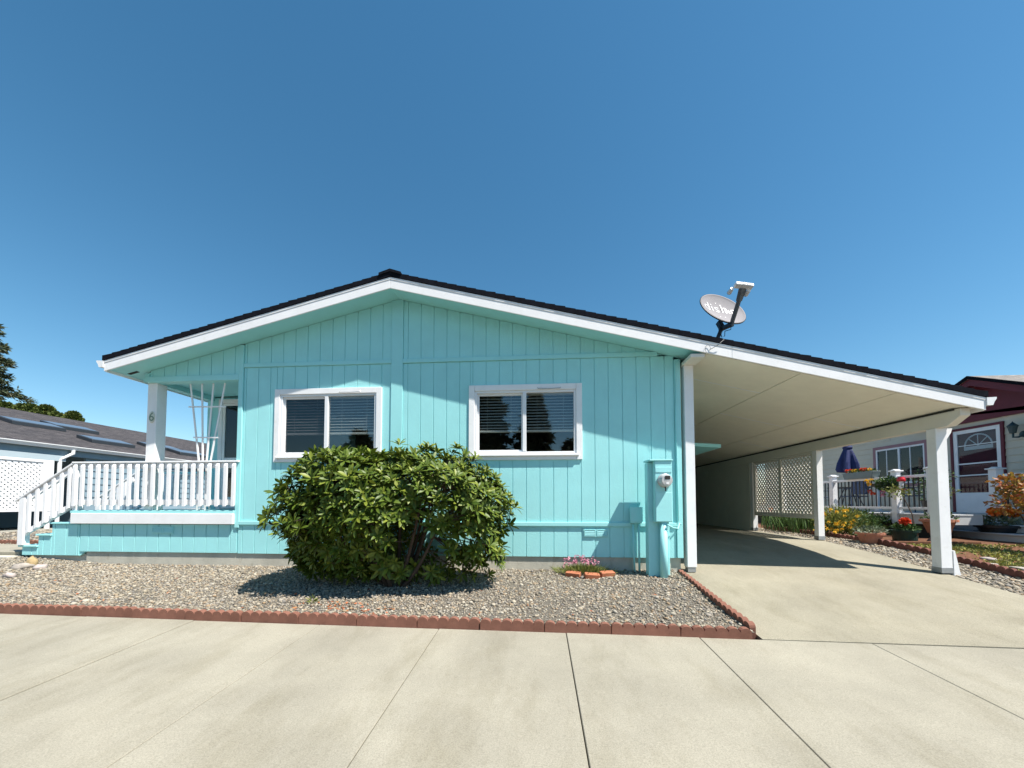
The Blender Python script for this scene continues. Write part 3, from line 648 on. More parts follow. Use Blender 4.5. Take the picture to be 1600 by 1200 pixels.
# ------------------------------------------------------------------ trellis on the porch
tr = thing('garden_trellis', 'white fan-shaped wooden trellis standing behind the porch railing', 'trellis', (-5.42, 0.11, DZ))
tops = [-5.722, -5.519, -5.317, -5.116]; bots = [-5.535, -5.465, -5.395, -5.325]
for a_, b_ in zip(tops, bots):
    bb = b_ + (b_-a_)*0.0
    p, q = Vector((a_, 0.10, 2.945)), Vector((b_, 0.10, 1.69)); e_ = Vector((bb, 0.10, DZ+0.001))
    MB().bar(p, q, 0.026, 0.012, up=(0, 1, 0)).build('trellis_strip', W, tr); MB().bar(q-Vector((0, 0, 0.001)), e_, 0.026, 0.012, up=(0, 1, 0)).build('trellis_strip', W, tr)
MB().bar((-5.73, 0.088, 2.563), (-5.08, 0.088, 2.555), 0.022, 0.010, up=(0, 1, 0)).build('cross_bar', W, tr)
MB().bar((-5.63, 0.088, 2.058), (-5.20, 0.088, 2.05), 0.022, 0.010, up=(0, 1, 0)).build('cross_bar', W, tr)

# ------------------------------------------------------------------ meter pedestal, wall box
ped = thing('electric_meter_pedestal', 'teal-painted steel meter pedestal with a round grey electric meter', 'electric meter', (1.63, -0.35, -0.04))
MB().box(1.484, 1.765, -0.335, -0.19, -0.16, 1.545).build('pedestal_post', TT, ped, bevel=0.006)
MB().box(1.548, 1.772, -0.445, -0.336, 0.735, 1.555).build('meter_box', TT, ped, bevel=0.006)
MB().prism([(-0.46, 1.556), (-0.17, 1.556), (-0.17, 1.585), (-0.46, 1.575)], 'x', 1.476, 1.782).build('lid', TT, ped, bevel=0.003)
MB().box(1.553, 1.767, -0.452, -0.4455, 1.40, 1.47).build('cover_plate', TT, ped, bevel=0.002); MB().box(1.556, 1.764, -0.450, -0.4455, 0.745, 1.13).build('cover_plate', TT, ped, bevel=0.002)
MB().tube([(1.668, -0.385, 0.734), (1.668, -0.385, -0.14)], 0.050, 16).build('conduit', TT, ped, smooth=True)
mt = MB().lathe([(0.0, 0), (0.094, 0), (0.094, 0.022), (0.086, 0.028), (0.086, 0.050), (0.078, 0.085), (0.066, 0.108), (0.0, 0.112)], k=28)
mt.v = [(1.668+p[0], -0.4525-p[2], 1.288+p[1]) for p in mt.v]; mt.f = [f_[::-1] for f_ in mt.f]
M['meterglass'] = pm('grey_meter_dome', (0.50, 0.50, 0.50), 0.18, 0.08, 12, spec=0.7)
meter = mt.build('meter', M['meterglass'], ped)
MB().box(1.640, 1.705, -0.568, -0.5645, 1.300, 1.345).build('meter_display', M['darkgap'], meter)
MB().box(1.655, 1.69, -0.5665, -0.5645, 1.235, 1.262).build('meter_plate', M['white'], meter)
MB().tube([(1.668, -0.48, 1.20), (1.668, -0.50, 1.175), (1.672, -0.48, 1.15)], 0.008, 6).build('meter_seal', M['darkmetal'], meter)
MB().tube([(1.70, -0.45, 0.70), (1.78, -0.42, 0.66), (1.90, -0.28, 0.64), (1.99, -0.08, 0.70), (2.03, -0.03, 0.68)], 0.009, 6).build('ground_wire', TT, ped, smooth=True)
jb = thing('utility_box', 'small teal wall box with two thin conduits running into the gravel', 'utility box', (1.39, -0.05, 0.0))
MB().box(1.306, 1.462, -0.115, -0.027, 0.70, 0.925).build('box_body', TT, jb, bevel=0.006); MB().box(1.298, 1.470, -0.124, -0.1155, 0.72, 0.932).build('box_lid', TT, jb, bevel=0.003)
MB().tube([(1.345, -0.07, 0.70), (1.350, -0.072, 0.3), (1.362, -0.078, -0.03)], 0.013, 10).build('conduit', TT, jb, smooth=True)
MB().tube([(1.425, -0.07, 0.70), (1.427, -0.072, -0.03)], 0.015, 10).build('conduit', TT, jb, smooth=True)

# ------------------------------------------------------------------ satellite dish
dc = at(1130, 482, Y=0.45); el, az = math.radians(28), math.radians(17)
nN = Vector((math.cos(el)*math.sin(az), -math.cos(el)*math.cos(az), math.sin(el))); rR = Vector((math.cos(az), math.sin(az), 0)); tT = nN.cross(rR)*-1
if tT.z < 0: tT = -tT
tT.normalize()
dish = thing('satellite_dish', 'grey satellite dish with long dark arm on the black roof', 'satellite dish', (dc.x-0.15, 0.45, zs(dc.x-0.15)+0.2))
a0, b0 = 0.375, 0.345
ref = MB(); K = 40; rings = [0.02, 0.25, 0.5, 0.72, 0.9, 1.0]
def dp(rr, th, off): return dc + rR*(a0*rr*math.cos(th)) + tT*(b0*rr*math.sin(th)) + nN*(0.075*(rr*rr-1)+off)
lay = [(r_, 0.0) for r_ in rings] + [(1.022, 0.004), (1.03, -0.012), (1.0, -0.022)] + [(r_, -0.020) for r_ in rings[::-1][1:]]
for rr, off in lay: ref.v += [tuple(dp(rr, 2*math.pi*j/K, off)) for j in range(K)]
for i in range(len(lay)-1): ref.f += [(i*K+j, i*K+(j+1) % K, (i+1)*K+(j+1) % K, (i+1)*K+j) for j in range(K)]
ref.f += [tuple(range(K))[::-1], tuple(range((len(lay)-1)*K, len(lay)*K))]
reflector = ref.build('reflector', M['dishgrey'], dish, smooth=True)
rim = MB(); rim.tube([tuple(dp(1.035, 2*math.pi*j/K, -0.012)) for j in range(K+1)], 0.011, 6); rim.build('reflector_rim', M['darkmetal'], reflector, smooth=True)
M['dishwhite'] = pm('white_lettering', (0.60, 0.60, 0.60), 0.4, 0.02)
def on_dish(u, v, off=0.004):
    rr = math.hypot(u/a0, v/b0); return dc + rR*u + tT*v + nN*(0.075*(rr*rr-1)+off)
def curved_text(txt, size, u0, v0):
    me = text_mesh(txt, size, 'lettering')
    for v_ in me.vertices:
        p = on_dish(u0+v_.co.x, v0+v_.co.y, 0.003+v_.co.z); v_.co = p
    me.materials.clear(); me.materials.append(M['dishwhite']); mk('lettering', me, M['dishwhite'], reflector)
curved_text('dish', 0.26, -0.075, 0.075); curved_text('HD', 0.12, 0.185, 0.015)
for u, v in ((-0.06, -0.13), (0.03, -0.135), (-0.02, 0.20), (0.02, -0.28)):
    q = on_dish(u, v, 0.001); MB().lathe([(0.0, 0), (0.008, 0), (0.008, 0.003), (0, 0.004)], k=10).xf(Matrix.Translation(q) @ Matrix((rR, tT, nN)).transposed().to_4x4()).build('bolt', M['metal'], reflector)
arm0 = dc - tT*0.36 - nN*0.02; lnb = at(1162, 447, Y=-0.02); knee = arm0.lerp(lnb, 0.66) - nN*0.0
MB().bar(arm0, knee, 0.048, 0.05, up=nN).build('feed_arm', M['armgrey'], dish, bevel=0.006)
tp = MB(); dd = (lnb-knee).normalized(); sd = dd.cross(nN).normalized(); dn = sd.cross(dd)
n0 = 0
for c_, hw, hd in ((knee-dd*0.02, 0.032, 0.030), (lnb-dd*0.03, 0.062, 0.026)):
    tp.v += [tuple(c_+sd*(i_*hw)+dn*(j_*hd)) for i_, j_ in ((-1,-1),(1,-1),(1,1),(-1,1))]
tp.f = [(3,2,1,0),(4,5,6,7)]+[(i_, (i_+1)%4, 4+(i_+1)%4, 4+i_) for i_ in range(4)]
tp.build('feed_arm_head', M['armgrey'], dish, bevel=0.004)
lr = Vector((0.985, 0.10, -0.10)).normalized(); lf_ = Vector((0, -1, 0.35)); lf_ = (lf_-lr*lf_.dot(lr)).normalized(); lu = lr.cross(lf_)*-1
if lu.z < 0: lu = -lu
LB = MB().box(-0.132, 0.132, -0.04, 0.04, -0.022, 0.033).xf(Matrix.Translation(lnb) @ Matrix((lr, -lf_, lu)).transposed().to_4x4()).build('receiver', M['vinyl'], dish, bevel=0.008)
for s_ in (-0.155, 0.095):
    hq = lnb + lr*s_ + lu*-0.035; MB().tube([hq-lf_*0.03, hq+lf_*-0.11], [0.026, 0.034], 14).build('feed_horn', M['vinyl'], dish); MB().tube([hq-lf_*0.111, hq-lf_*0.118], [0.03, 0.028], 14).build('feed_cap', M['darkmetal'], dish)
place_text('dish', 0.07, 'lettering', M['darkmetal'], LB, lnb+lr*0.02+lf_*0.0435+lu*0.006, lr, lu)
bx = at(1106, 537, Y=0.40); bx.z = zs(bx.x)+0.245
bend = at(1126, 517, Y=0.46); back = dc - nN*0.17 - tT*0.16
MB().tube([bx, bx.lerp(bend, 0.6), bend+Vector((0.0, 0, 0.0)), bend.lerp(back, 0.5)+Vector((0, 0, 0.01)), back], 0.030, 14).build('mast', M['darkmetal'], dish, smooth=True)
MB().bar(back-tT*0.12, back+tT*0.05, 0.075, 0.075, up=nN).build('mount_bracket', M['darkmetal'], dish, bevel=0.008)
MB().bar(arm0-tT*0.02+nN*0.02, back-tT*0.10, 0.06, 0.06).build('arm_bracket', M['darkmetal'], dish, bevel=0.005)
MB().box(bx.x-0.10, bx.x+0.10, bx.y-0.09, bx.y+0.09, bx.z-0.03, bx.z+0.012).build('roof_plate', M['darkmetal'], dish)
cb_ = [arm0, arm0+Vector((-0.02, -0.02, -0.09)), bend+Vector((0.05, -0.03, -0.02)), bend+Vector((0.045, -0.03, -0.10)), bend+Vector((0.0, -0.03, -0.115)), bend+Vector((-0.015, -0.03, -0.04)), bend+Vector((0.03, -0.03, 0.04)), arm0+Vector((0.0, -0.01, -0.03))]
MB().tube(cb_, 0.006, 6).build('cable', M['darkmetal'], dish, smooth=True)

# ------------------------------------------------------------------ foliage helpers
def leaves(P, N_, L, Wd, droop=0.25, fold=0.25, spin=None):
    """one pointed, folded leaf (6 vertices, 4 triangles) per point; N_ is the leaf's own axis"""
    n = len(P); A = unit(N_); R_ = rng.normal(size=(n, 3)) if spin is None else spin
    Sd = unit(np.cross(A, R_)); Up = np.cross(Sd, A)
    L = np.broadcast_to(L, (n,))[:, None]; Wd = np.broadcast_to(Wd, (n,))[:, None]
    base = P; m1 = P+A*L*0.5-Up*L*droop*0.12; tip = P+A*L-Up*L*droop*0.5
    l = m1+Sd*Wd*0.5+Up*Wd*fold; r = m1-Sd*Wd*0.5+Up*Wd*fold
    V = np.stack([base, l, m1, r, tip], 1).reshape(-1, 3); o = 5*np.arange(n)[:, None]
    Fc = np.concatenate([o+np.array([[0, 2, 1]]), o+np.array([[0, 3, 2]]), o+np.array([[1, 2, 4]]), o+np.array([[2, 3, 4]])])
    return V, Fc
def join(parts):
    V, Fc, k = [], [], 0
    for v, f in parts: V.append(v); Fc.append(f+k); k += len(v)
    return np.concatenate(V), np.concatenate(Fc)
def ball(n, c, r, shell=0.55):
    d = unit(rng.normal(size=(n, 3))); q = rng.uniform(shell, 1, (n, 1)); return np.array(c)+d*np.array(r)*q, d
def blob_leaves(c, r, n, L, Wd, up=0.4, shell=0.4):
    P, d = ball(n, c, r, shell); return leaves(P, d+np.array([0, 0, up])+rng.normal(size=d.shape)*0.5, L*rng.uniform(0.7, 1.2, n), Wd)

# ------------------------------------------------------------------ rhododendron
bush = thing('rhododendron_bush', 'big rounded rhododendron bush with glossy green leaves in the gravel bed', 'bush', (-1.95, -0.86, bedz(-1.95, -0.86)))
BC = np.array([-1.88, -0.86, 0.80]); BR = np.array([1.36, 0.72, 0.83])
def lump(d):
    """uneven outline"""
    a = np.arctan2(d[..., 1], d[..., 0]); e = d[..., 2]
    return 1 + 0.075*np.sin(3*a+1.3+2*e) + 0.06*np.sin(7*a-0.5+5*e) + 0.05*np.sin(9*e+2*a)
def env(d, q):
    e = np.where(d[..., 2:3] > 0, 2.75, 3.6)
    p = d/np.maximum((np.abs(d)**e).sum(-1, keepdims=True)**(1/e), 1e-6)
    p = p*np.stack([np.ones(len(d)), 1-0.78*np.clip(-p[..., 2], 0, 1)**0.8, np.ones(len(d))], -1)
    return BC + p*BR*np.asarray(q)[..., None]*lump(d)[..., None]
# whorls of leaves
def rosette_mesh(i):
    k = rng.integers(8, 13); th = np.arange(k)*2.399+rng.uniform(0, 6); lift = np.linspace(0.15, 0.95, k)
    A = np.stack([np.cos(th)*np.cos(lift), np.sin(th)*np.cos(lift), np.sin(lift)], -1)
    L = rng.uniform(0.105, 0.145, k); Wd = L*rng.uniform(0.25, 0.32, k)
    P = A*0.008; Sd = np.stack([-np.sin(th), np.cos(th), 0*th], -1); Up = np.cross(A, Sd)*-1
    Up[Up[:, 2] < 0] *= -1
    V = []; F_ = []
    prof_ = [(0.0, 0.10), (0.28, 0.72), (0.58, 1.0), (0.84, 0.62), (1.0, 0.04)]
    for j in range(k):
        o = len(V); dr = rng.uniform(0.10, 0.35)
        for t, wd in prof_:
            c_ = P[j]+A[j]*L[j]*t-np.array([0, 0, 1])*L[j]*dr*t*t
            V += [c_+Sd[j]*Wd[j]*wd*0.5+Up[j]*Wd[j]*wd*0.14, c_, c_-Sd[j]*Wd[j]*wd*0.5+Up[j]*Wd[j]*wd*0.14]
        for q in range(4):
            a = o+q*3; F_ += [(a, a+1, a+4, a+3), (a+1, a+2, a+5, a+4)]
    me = npmesh('leaf_whorl', np.array(V), np.array(F_)); me.materials.append(M['rhodo'])
    me.polygons.foreach_set('use_smooth', np.ones(len(me.polygons), dtype=bool)); return me, np.array(V), np.array(F_)
ROS = [rosette_mesh(i) for i in range(8)]
cand = []
while len(cand) < 1620:
    d = unit(rng.normal(size=3)); q = 1-abs(rng.normal())*0.13
    if q < 0.45: continue
    p = env(d[None], np.array([q]))[0]
    if p[2] < 0.04 or p[1] > -0.06: continue
    u = (p[0]-BC[0])/BR[0]
    # thinner low on the open right-hand side, where branches and wall show through
    low = np.clip((0.95-p[2])/0.8, 0, 1)
    band = np.exp(-((p[2]-0.62)/0.30)**2)
    keep = 1 - 0.68*band*np.exp(-((u-0.30)/0.40)**2) - 0.30*low*(p[1] < -0.7) - 0.12*low - 0.22*np.exp(-((u-0.35)/0.35)**2)*(p[2] < 1.25)
    if rng.uniform() > keep: continue
    cand.append((p, d, q))
def ros_frame(d):
    z = unit(d*np.array([0.8, 0.8, 0.7])+np.array([0, -0.12, 0.55])+rng.normal(size=3)*0.28); x = unit(np.cross(z, rng.normal(size=3))); y = np.cross(z, x); return np.stack([x, y, z], 1)
eye_ = np.array(EYE)
order = sorted(range(len(cand)), key=lambda i: -(cand[i][2]*2.0 + (1.0 if (eye_-cand[i][0])@cand[i][1] > 0 else -2.0)))
rest = []
for j, i in enumerate(order):
    p, d, q = cand[i]; R_ = ros_frame(d); s_ = rng.uniform(0.85, 1.2); me, V_, F_ = ROS[i % 8]
    if j < 300:
        o = bpy.data.objects.new('leaf_whorl', me); COL.objects.link(o); o.parent = bush
        Mx = Matrix([[*R_[a]*s_, p[a]] for a in range(3)]+[[0, 0, 0, 1]])
        o.matrix_basis = Matrix.Translation(-WORLD_LOC[bush.name]) @ Mx
    else: rest.append((V_@(R_*s_).T+p, F_))
V, Fc = join(rest); mk('foliage', npmesh('foliage', V, Fc), M['rhodo'], bush, smooth=True, kind='stuff')
br = MB(); root = np.array([-1.86, -0.80, bedz(-1.86, -0.80)-0.05])
tw = []
for i in range(11):
    a = 2*math.pi*i/11+rng.uniform(-.2, .2); sp = rng.uniform(0.35, 0.8)
    end = BC+np.array([math.cos(a)*BR[0]*sp, math.sin(a)*BR[1]*sp*0.8, rng.uniform(-0.05, 0.55)*BR[2]])
    b0_ = root+np.array([math.cos(a)*0.10, math.sin(a)*0.08, 0]); mid = b0_*0.45+end*0.55+np.array([0, 0, -0.12])+rng.normal(size=3)*0.05
    t_ = np.linspace(0, 1, 7)[:, None]; path = (1-t_)**2*b0_+2*t_*(1-t_)*mid+t_**2*end
    br.tube([tuple(x) for x in path], list(np.linspace(0.030, 0.012, 7)), 7); tw += [path[3], path[4], path[5], path[6]]
tw = np.array(tw)
for i in order[:900:2]:
    p = cand[i][0]; j = np.argmin(((tw-p)**2).sum(1)+rng.uniform(0, 0.05, len(tw))); s0 = tw[j]; md = (s0+p)/2+rng.normal(size=3)*0.03-np.array([0, 0, 0.03])
    br.tube([tuple(s0), tuple(md), tuple(p)], [0.008, 0.006, 0.004], 4)
br.build('stem', M['bark'], bush, smooth=True)

# ------------------------------------------------------------------ small planting by the wall, rocks
M['sedum'] = island('grassy_leaf', [(0.13, 0.17, 0.03), (0.22, 0.23, 0.05), (0.10, 0.14, 0.03), (0.27, 0.25, 0.08)], 0.6, 0.2)
M['pink'] = island('pink_petals', [(0.62, 0.22, 0.32), (0.75, 0.40, 0.46), (0.55, 0.16, 0.28)], 0.6, 0.2)
pb = thing('flower_clump', 'low clump of grassy leaves with small pink flowers by the foundation', 'flowers', (0.62, -0.13, 0.0))
n = 900; P = np.stack([0.62+rng.normal(size=n)*0.15, -0.15+rng.normal(size=n)*0.06, np.full(n, 0.0)], -1)
dirs = (P-np.array([0.62, -0.15, -0.16]))*np.array([1.6, 1.6, 1])+rng.normal(size=(n, 3))*0.05; dirs[:, 2] = np.abs(dirs[:, 2])+0.10
V, Fc = leaves(P, dirs, rng.uniform(0.07, 0.17, n), 0.008, 0.5); mk('grassy_leaves', npmesh('grassy_leaves', V, Fc), M['sedum'], pb, kind='stuff')
n = 420; cx = rng.normal(size=(n//7, 1))*0.14; P = np.repeat(np.concatenate([0.56+cx, -0.16+rng.normal(size=(n//7, 1))*0.05, rng.uniform(0.12, 0.24, (n//7, 1))*(1-0.8*np.abs(cx))], 1), 7, 0)+rng.normal(size=(n, 3))*0.006
V, Fc = leaves(P, rng.normal(size=(n, 3))+np.array([0, -0.3, 0.8]), 0.022, 0.016); mk('pink_flowers', npmesh('pink_flowers', V, Fc), M['pink'], pb, kind='stuff')
for (x, y, rz, lab) in ((0.47, -0.285, -0.35, 'orange brick edging the pink flowers, tilted at the bush end of the three'), (0.715, -0.36, 0.06, 'orange brick edging the pink flowers, middle one of the three'), (0.935, -0.27, 0.28, 'orange brick edging the pink flowers, at the meter end of the three')):
    o = MB().box(-0.10, 0.10, -0.048, 0.048, -0.01, 0.055).build('brick', M['brick'], label=lab, cat='brick', group='bricks around the pink flowers', bevel=0.005)
    o.location = (x, y, bedz(x, y)+0.012); o.rotation_euler = (0.18, random.uniform(-.08, .08), rz)
def rock(loc, s, lab, mat='rock', grp='rocks by the porch steps'):
    V = ICO_V.copy(); 
    # one subdivision
    F2 = []; V = [tuple(v) for v in V]; cache = {}
    def mid(i, j):
        k = (min(i, j), max(i, j))
        if k not in cache: V.append(tuple(unit((np.array(V[i])+np.array(V[j]))/2))); cache[k] = len(V)-1
        return cache[k]
    for a, b, c2 in ICO_F:
        ab, bc, ca = mid(a, b), mid(b, c2), mid(c2, a); F2 += [(a, ab, ca), (b, bc, ab), (c2, ca, bc), (ab, bc, ca)]
    V = np.array(V)*rng.uniform(0.72, 1.2, (len(V), 1))*np.array(s)
    o = mk('rock', npmesh('rock', V, np.array(F2)), M[mat], label=lab, cat='rock', group=grp); o.location = loc; o.rotation_euler = (rng.uniform(-.2, .2), rng.uniform(-.2, .2), rng.uniform(0, 3)); return o
M['rocky'] = pm('ochre_rock', (0.42, 0.31, 0.16), 0.9, 0.3, 14, 0.7, 40)
M['rockp'] = pm('pinkish_rock', (0.42, 0.36, 0.335), 0.9, 0.25, 14, 0.7, 40)
for (px, py, s, lab, mt_) in ((16, 887, (.07, .05, .05), 'small pinkish rock out on the gravel near the porch steps', 'rockp'), (36, 880, (.11, .08, .06), 'wide pale rock beside the porch steps', 'rock'), (50, 878, (.06, .06, .10), 'upright ochre rock beside the porch steps', 'rocky'), (62, 880, (.08, .06, .05), 'flat pinkish rock between steps and foundation', 'rockp')):
    q = at(px, py, Z=0.09); rock((q.x, q.y, float(bedz(q.x, q.y))+s[2]*0.5), s, lab, mt_)

M['dryleaf'] = island('dry_leaf', [(0.42, 0.13, 0.05), (0.32, 0.10, 0.05), (0.45, 0.22, 0.09)], 0.8)
n = 150; X = np.concatenate([rng.normal(-2.1, 0.28, 70), rng.uniform(-8.5, 1.8, 80)]); Y = np.concatenate([rng.normal(-1.62, 0.08, 70), rng.uniform(-1.85, -0.1, 80)])
V, Fc = leaves(np.stack([X, Y, bedz(X, Y)+0.012], -1), rng.normal(size=(n, 3))*np.array([1, 1, 0.12]), rng.uniform(0.03, 0.06, n), 0.022, 0.2)
mk('fallen_leaves', npmesh('fallen_leaves', V, Fc), M['dryleaf'], label='small rust-coloured fallen leaves scattered over the gravel bed', cat='leaves', kind='stuff')
wd = thing('weed', 'tiny bright green weed in the gravel in front of the bush', 'weed', (-2.52, -1.52, float(bedz(-2.52, -1.52))), world=False)
V, Fc = blob_leaves((0, 0, 0.02), (0.05, 0.05, 0.03), 40, 0.05, 0.015, 0.6); mk('leaf_blades', npmesh('leaf_blades', V, Fc), M['sedum'], wd, kind='stuff')

# ------------------------------------------------------------------ neighbour on the left: blue-grey house with lattice carport
LX, LZ, LP = -13.5, 2.52, 0.30
M['blue'] = pm('blue_grey_siding', (0.20, 0.28, 0.33), 0.6, 0.08, 3, 0.2, 60)
M['bluelight'] = pm('pale_blue_trim', (0.42, 0.50, 0.54), 0.6, 0.06, 3)
def roofshingles(name, c1, c2):
    m, t, b = nodes(name); setin(b, 'Roughness', 0.95); setin(b, 'Specular IOR Level', 0.15)
    tc = t.nodes.new('ShaderNodeTexCoord'); mp = t.nodes.new('ShaderNodeMapping'); mp.inputs['Rotation'].default_value = (0, 0, math.pi/2)
    t.links.new(tc.outputs['Object'], mp.inputs[0]); bt = t.nodes.new('ShaderNodeTexBrick')
    for k_, v_ in (('Scale', 1.0), ('Brick Width', 0.30), ('Row Height', 0.145), ('Mortar Size', 0.006), ('Bias', 0.0)): bt.inputs[k_].default_value = v_
    bt.inputs['Color1'].default_value = (*c1, 1); bt.inputs['Color2'].default_value = (*c2, 1); bt.inputs['Mortar'].default_value = (*sc(c1, 0.4), 1)
    t.links.new(mp.outputs[0], bt.inputs[0])
    c3 = mix(t, bt.outputs[0], ramp(t, noise(t, 9, 6, 0.7), [(0.3, (0.6, 0.6, 0.62)), (0.7, (1.3, 1.28, 1.25))]), 1.0)
    t.links.new(c3, b.inputs['Base Color']); bump(t, b, bt.outputs[1], 0.6, 0.02); return m
M['roofgrey'] = roofshingles('charcoal_shingles', (0.055, 0.052, 0.056), (0.085, 0.078, 0.080))
M['roofbrown'] = roofshingles('weathered_shingles', (0.20, 0.185, 0.17), (0.27, 0.25, 0.235))
lh = thing('blue_house', 'long blue-grey house with dark shingle roof beyond the porch', 'house', (-16, 8, 0.2))
Y0, Y1 = -3.0, 22.0; RX = -19.87
def lzr(X): return LZ+LP*(LX-X)
lr_ = MB().prism([(LX+0.02, lzr(LX+0.02)), (RX, lzr(RX)), (2*RX-LX-0.02, LZ), (2*RX-LX-0.02, LZ+0.05), (RX, lzr(RX)+0.09), (LX+0.02, lzr(LX+0.02)+0.09)], 'y', Y0, Y1).build('roof', M['roofgrey'], lh)
p = [(0, 0.10), (0, 0.0), (0.07, 0.0), (0.088, 0.045), (0.115, 0.085), (0.115, 0.105), (0.0, 0.10)]
MB().prism([(LX+0.02+a, LZ-0.02+b) for a, b in p], 'y', Y0, Y1).build('gutter', M['gutter'], lh)
MB().box(LX-0.12, LX-0.02, Y0, Y1, LZ-0.20, LZ-0.005).build('eave_fascia', M['blue'], lh)
MB().box(LX-0.14, LX+0.0, Y0, 4.06, LZ-0.36, LZ-0.205).build('carport_beam', M['bluelight'], lh)
def roofpt(px, py):
    r_ = ray(px, py); z0 = LZ+0.09; t_ = (z0+LP*LX-_c[2]-LP*_c[0])/(r_[2]+LP*r_[0]); return Vector(_c+t_*r_)
M['skyglass'] = pm('skylight_glass', (0.10, 0.14, 0.19), 0.35, 0.1, 3, spec=0.5)
SK = [((107, 680), (205, 702)), ((61, 661), (132, 676)), ((-20, 650), (34, 667)), ((214, 694), (246, 702)), ((257, 703), (294, 713))]
for (a_, b_) in SK:
    A_ = roofpt(*a_); B_ = roofpt(*b_); xm = (A_.x+B_.x)/2; yl, yh = sorted((A_.y, B_.y)); hw = 0.30
    if yh-yl < 1.0: yh = yl+1.3
    f_ = MB().prism([(xm-hw, lzr(xm-hw)+0.085), (xm+hw, lzr(xm+hw)+0.085), (xm+hw, lzr(xm+hw)+0.20), (xm-hw, lzr(xm-hw)+0.20)], 'y', yl, yh).build('skylight', M['darkmetal'], lr_, bevel=0.01)
    MB().prism([(xm-hw+0.05, lzr(xm-hw+0.05)+0.201), (xm+hw-0.05, lzr(xm+hw-0.05)+0.201), (xm+hw-0.05, lzr(xm+hw-0.05)+0.215), (xm-hw+0.05, lzr(xm-hw+0.05)+0.215)], 'y', yl+0.05, yh-0.05).build('skylight_pane', M['skyglass'], f_)
LFR = at(84, 740, X=LX).y
lw = MB().box(LX-0.16, LX-0.10, 4.6, Y1-0.3, 0.15, LZ-0.205).build('side_wall', M['blue'], lh)
zz = 0.75
while zz < LZ-0.25:
    MB().prism([(LX-0.0995, zz), (LX-0.078, zz), (LX-0.0995, zz+0.195)], 'y', 4.6, Y1-0.3).build('siding_board', M['blue'], lw); zz += 0.2
MB().box(LX-6, LX-5.8, Y0, Y1, 0.1, LZ+0.3).build('inner_wall', M['blue'], lh); MB().box(LX-6, LX-0.2, 4.9, 5.0, 0.1, LZ-0.05).build('inner_wall', M['blue'], lh)
ff = MB()
for (a_, b_, u0, u1) in ((Y0, LFR, 2.09, 2.16), (Y0, LFR, 0.755, 0.80), (LFR-0.22, LFR, 0.801, 2.089), (0.6, 0.7, 0.801, 2.089)): ff.box(LX-0.06, LX-0.0, a_, b_, u0, u1)
ff.box(LX-0.05, LX-0.01, LFR-0.12, LFR-0.03, 0.18, 0.754)
ff = ff.build('lattice_frame', W, lh)
lattice_slats(0.70, LFR-0.22, 0.80, 2.09, LX-0.03, 0.118, 0.055, 0.008).build('lattice', W, ff, kind='stuff')
lattice_slats(Y0+0.3, 0.6, 0.80, 2.09, LX-0.03, 0.118, 0.055, 0.008).build('lattice', W, ff, kind='stuff')
lowl = MB().box(LX-0.05, LX-0.0, 5.0, 9.0, 0.70, 0.745).build('skirting_rail', W, lh); lattice_slats(5.0, 9.0, 0.18, 0.70, LX-0.02, 0.118, 0.05, 0.008).build('lattice', W, lowl, kind='stuff')
ds = at(113, 715, X=LX+0.05); MB().tube([(LX+0.07, ds.y, LZ-0.02), (LX+0.07, ds.y, LZ-0.12), (LX-0.03, ds.y-0.22, LZ-0.32), (LX-0.03, ds.y-0.22, 0.2)], 0.045, 8).build('downspout', M['gutter'], lh)
MB().box(LX-0.05, LX+0.03, Y0, 4.5, 0.0, 0.28).build('low_wall', M['found'], lh)
mb = MB().box(LX-5.8, LX-0.06, Y0, 4.9, 0.0, 0.20).build('carport_slab', M['concrete'], lh)

# ------------------------------------------------------------------ trees beyond the left neighbour
M['thuja'] = island('thuja_foliage', [(0.05, 0.085, 0.016), (0.10, 0.13, 0.025), (0.07, 0.10, 0.02), (0.14, 0.16, 0.03)], 0.7, 0.1)
M['cedar'] = island('cedar_foliage', [(0.035, 0.06, 0.028), (0.06, 0.08, 0.035), (0.085, 0.085, 0.045), (0.045, 0.07, 0.03)], 0.7, 0.1)
M['trunk'] = pm('conifer_bark', (0.12, 0.085, 0.06), 0.95, 0.3, 12, 0.5, 40)
tops_ = [(-8, 632), (8, 634), (22, 634), (36, 636), (49, 635), (60, 637), (73, 640), (89, 645), (102, 648), (115, 650)]
for i, (px, py) in enumerate(tops_):
    q = at(px, py, Y=15.0); gz = 0.15; H = q.z-gz; rad = 0.37
    o = thing('thuja_tree', 'clipped rounded green thuja in the hedge behind the blue house', 'tree', (q.x, 15.0, gz), 'thuja hedge behind the blue house', world=False)
    n = 2600; t_ = rng.uniform(0.05, 1, n)**0.6; th = rng.uniform(0, 6.283, n)
    rr = rad*np.where(t_ > 0.86, np.sqrt(np.clip(1-((t_-0.86)/0.14)**2, 0, 1)), 0.9+0.1*np.minimum(t_*3, 1))*rng.uniform(0.75, 1.05, n)
    rr = rr*(1+0.12*np.sin(3*th+i)); P = np.stack([np.cos(th)*rr, np.sin(th)*rr, t_*H*(1+0.03*math.sin(i*2.3))], -1); d = np.stack([np.cos(th), np.sin(th), np.full(n, 0.9)], -1)+rng.normal(size=(n, 3))*0.4
    V, Fc = leaves(P, d, 0.22, 0.13, 0.1); mk('crown', npmesh('crown', V, Fc), M['thuja'], o)
    MB().tube([(0, 0, -0.1), (0, 0, H*0.9)], [0.10, 0.02], 7).build('trunk', M['trunk'], o)
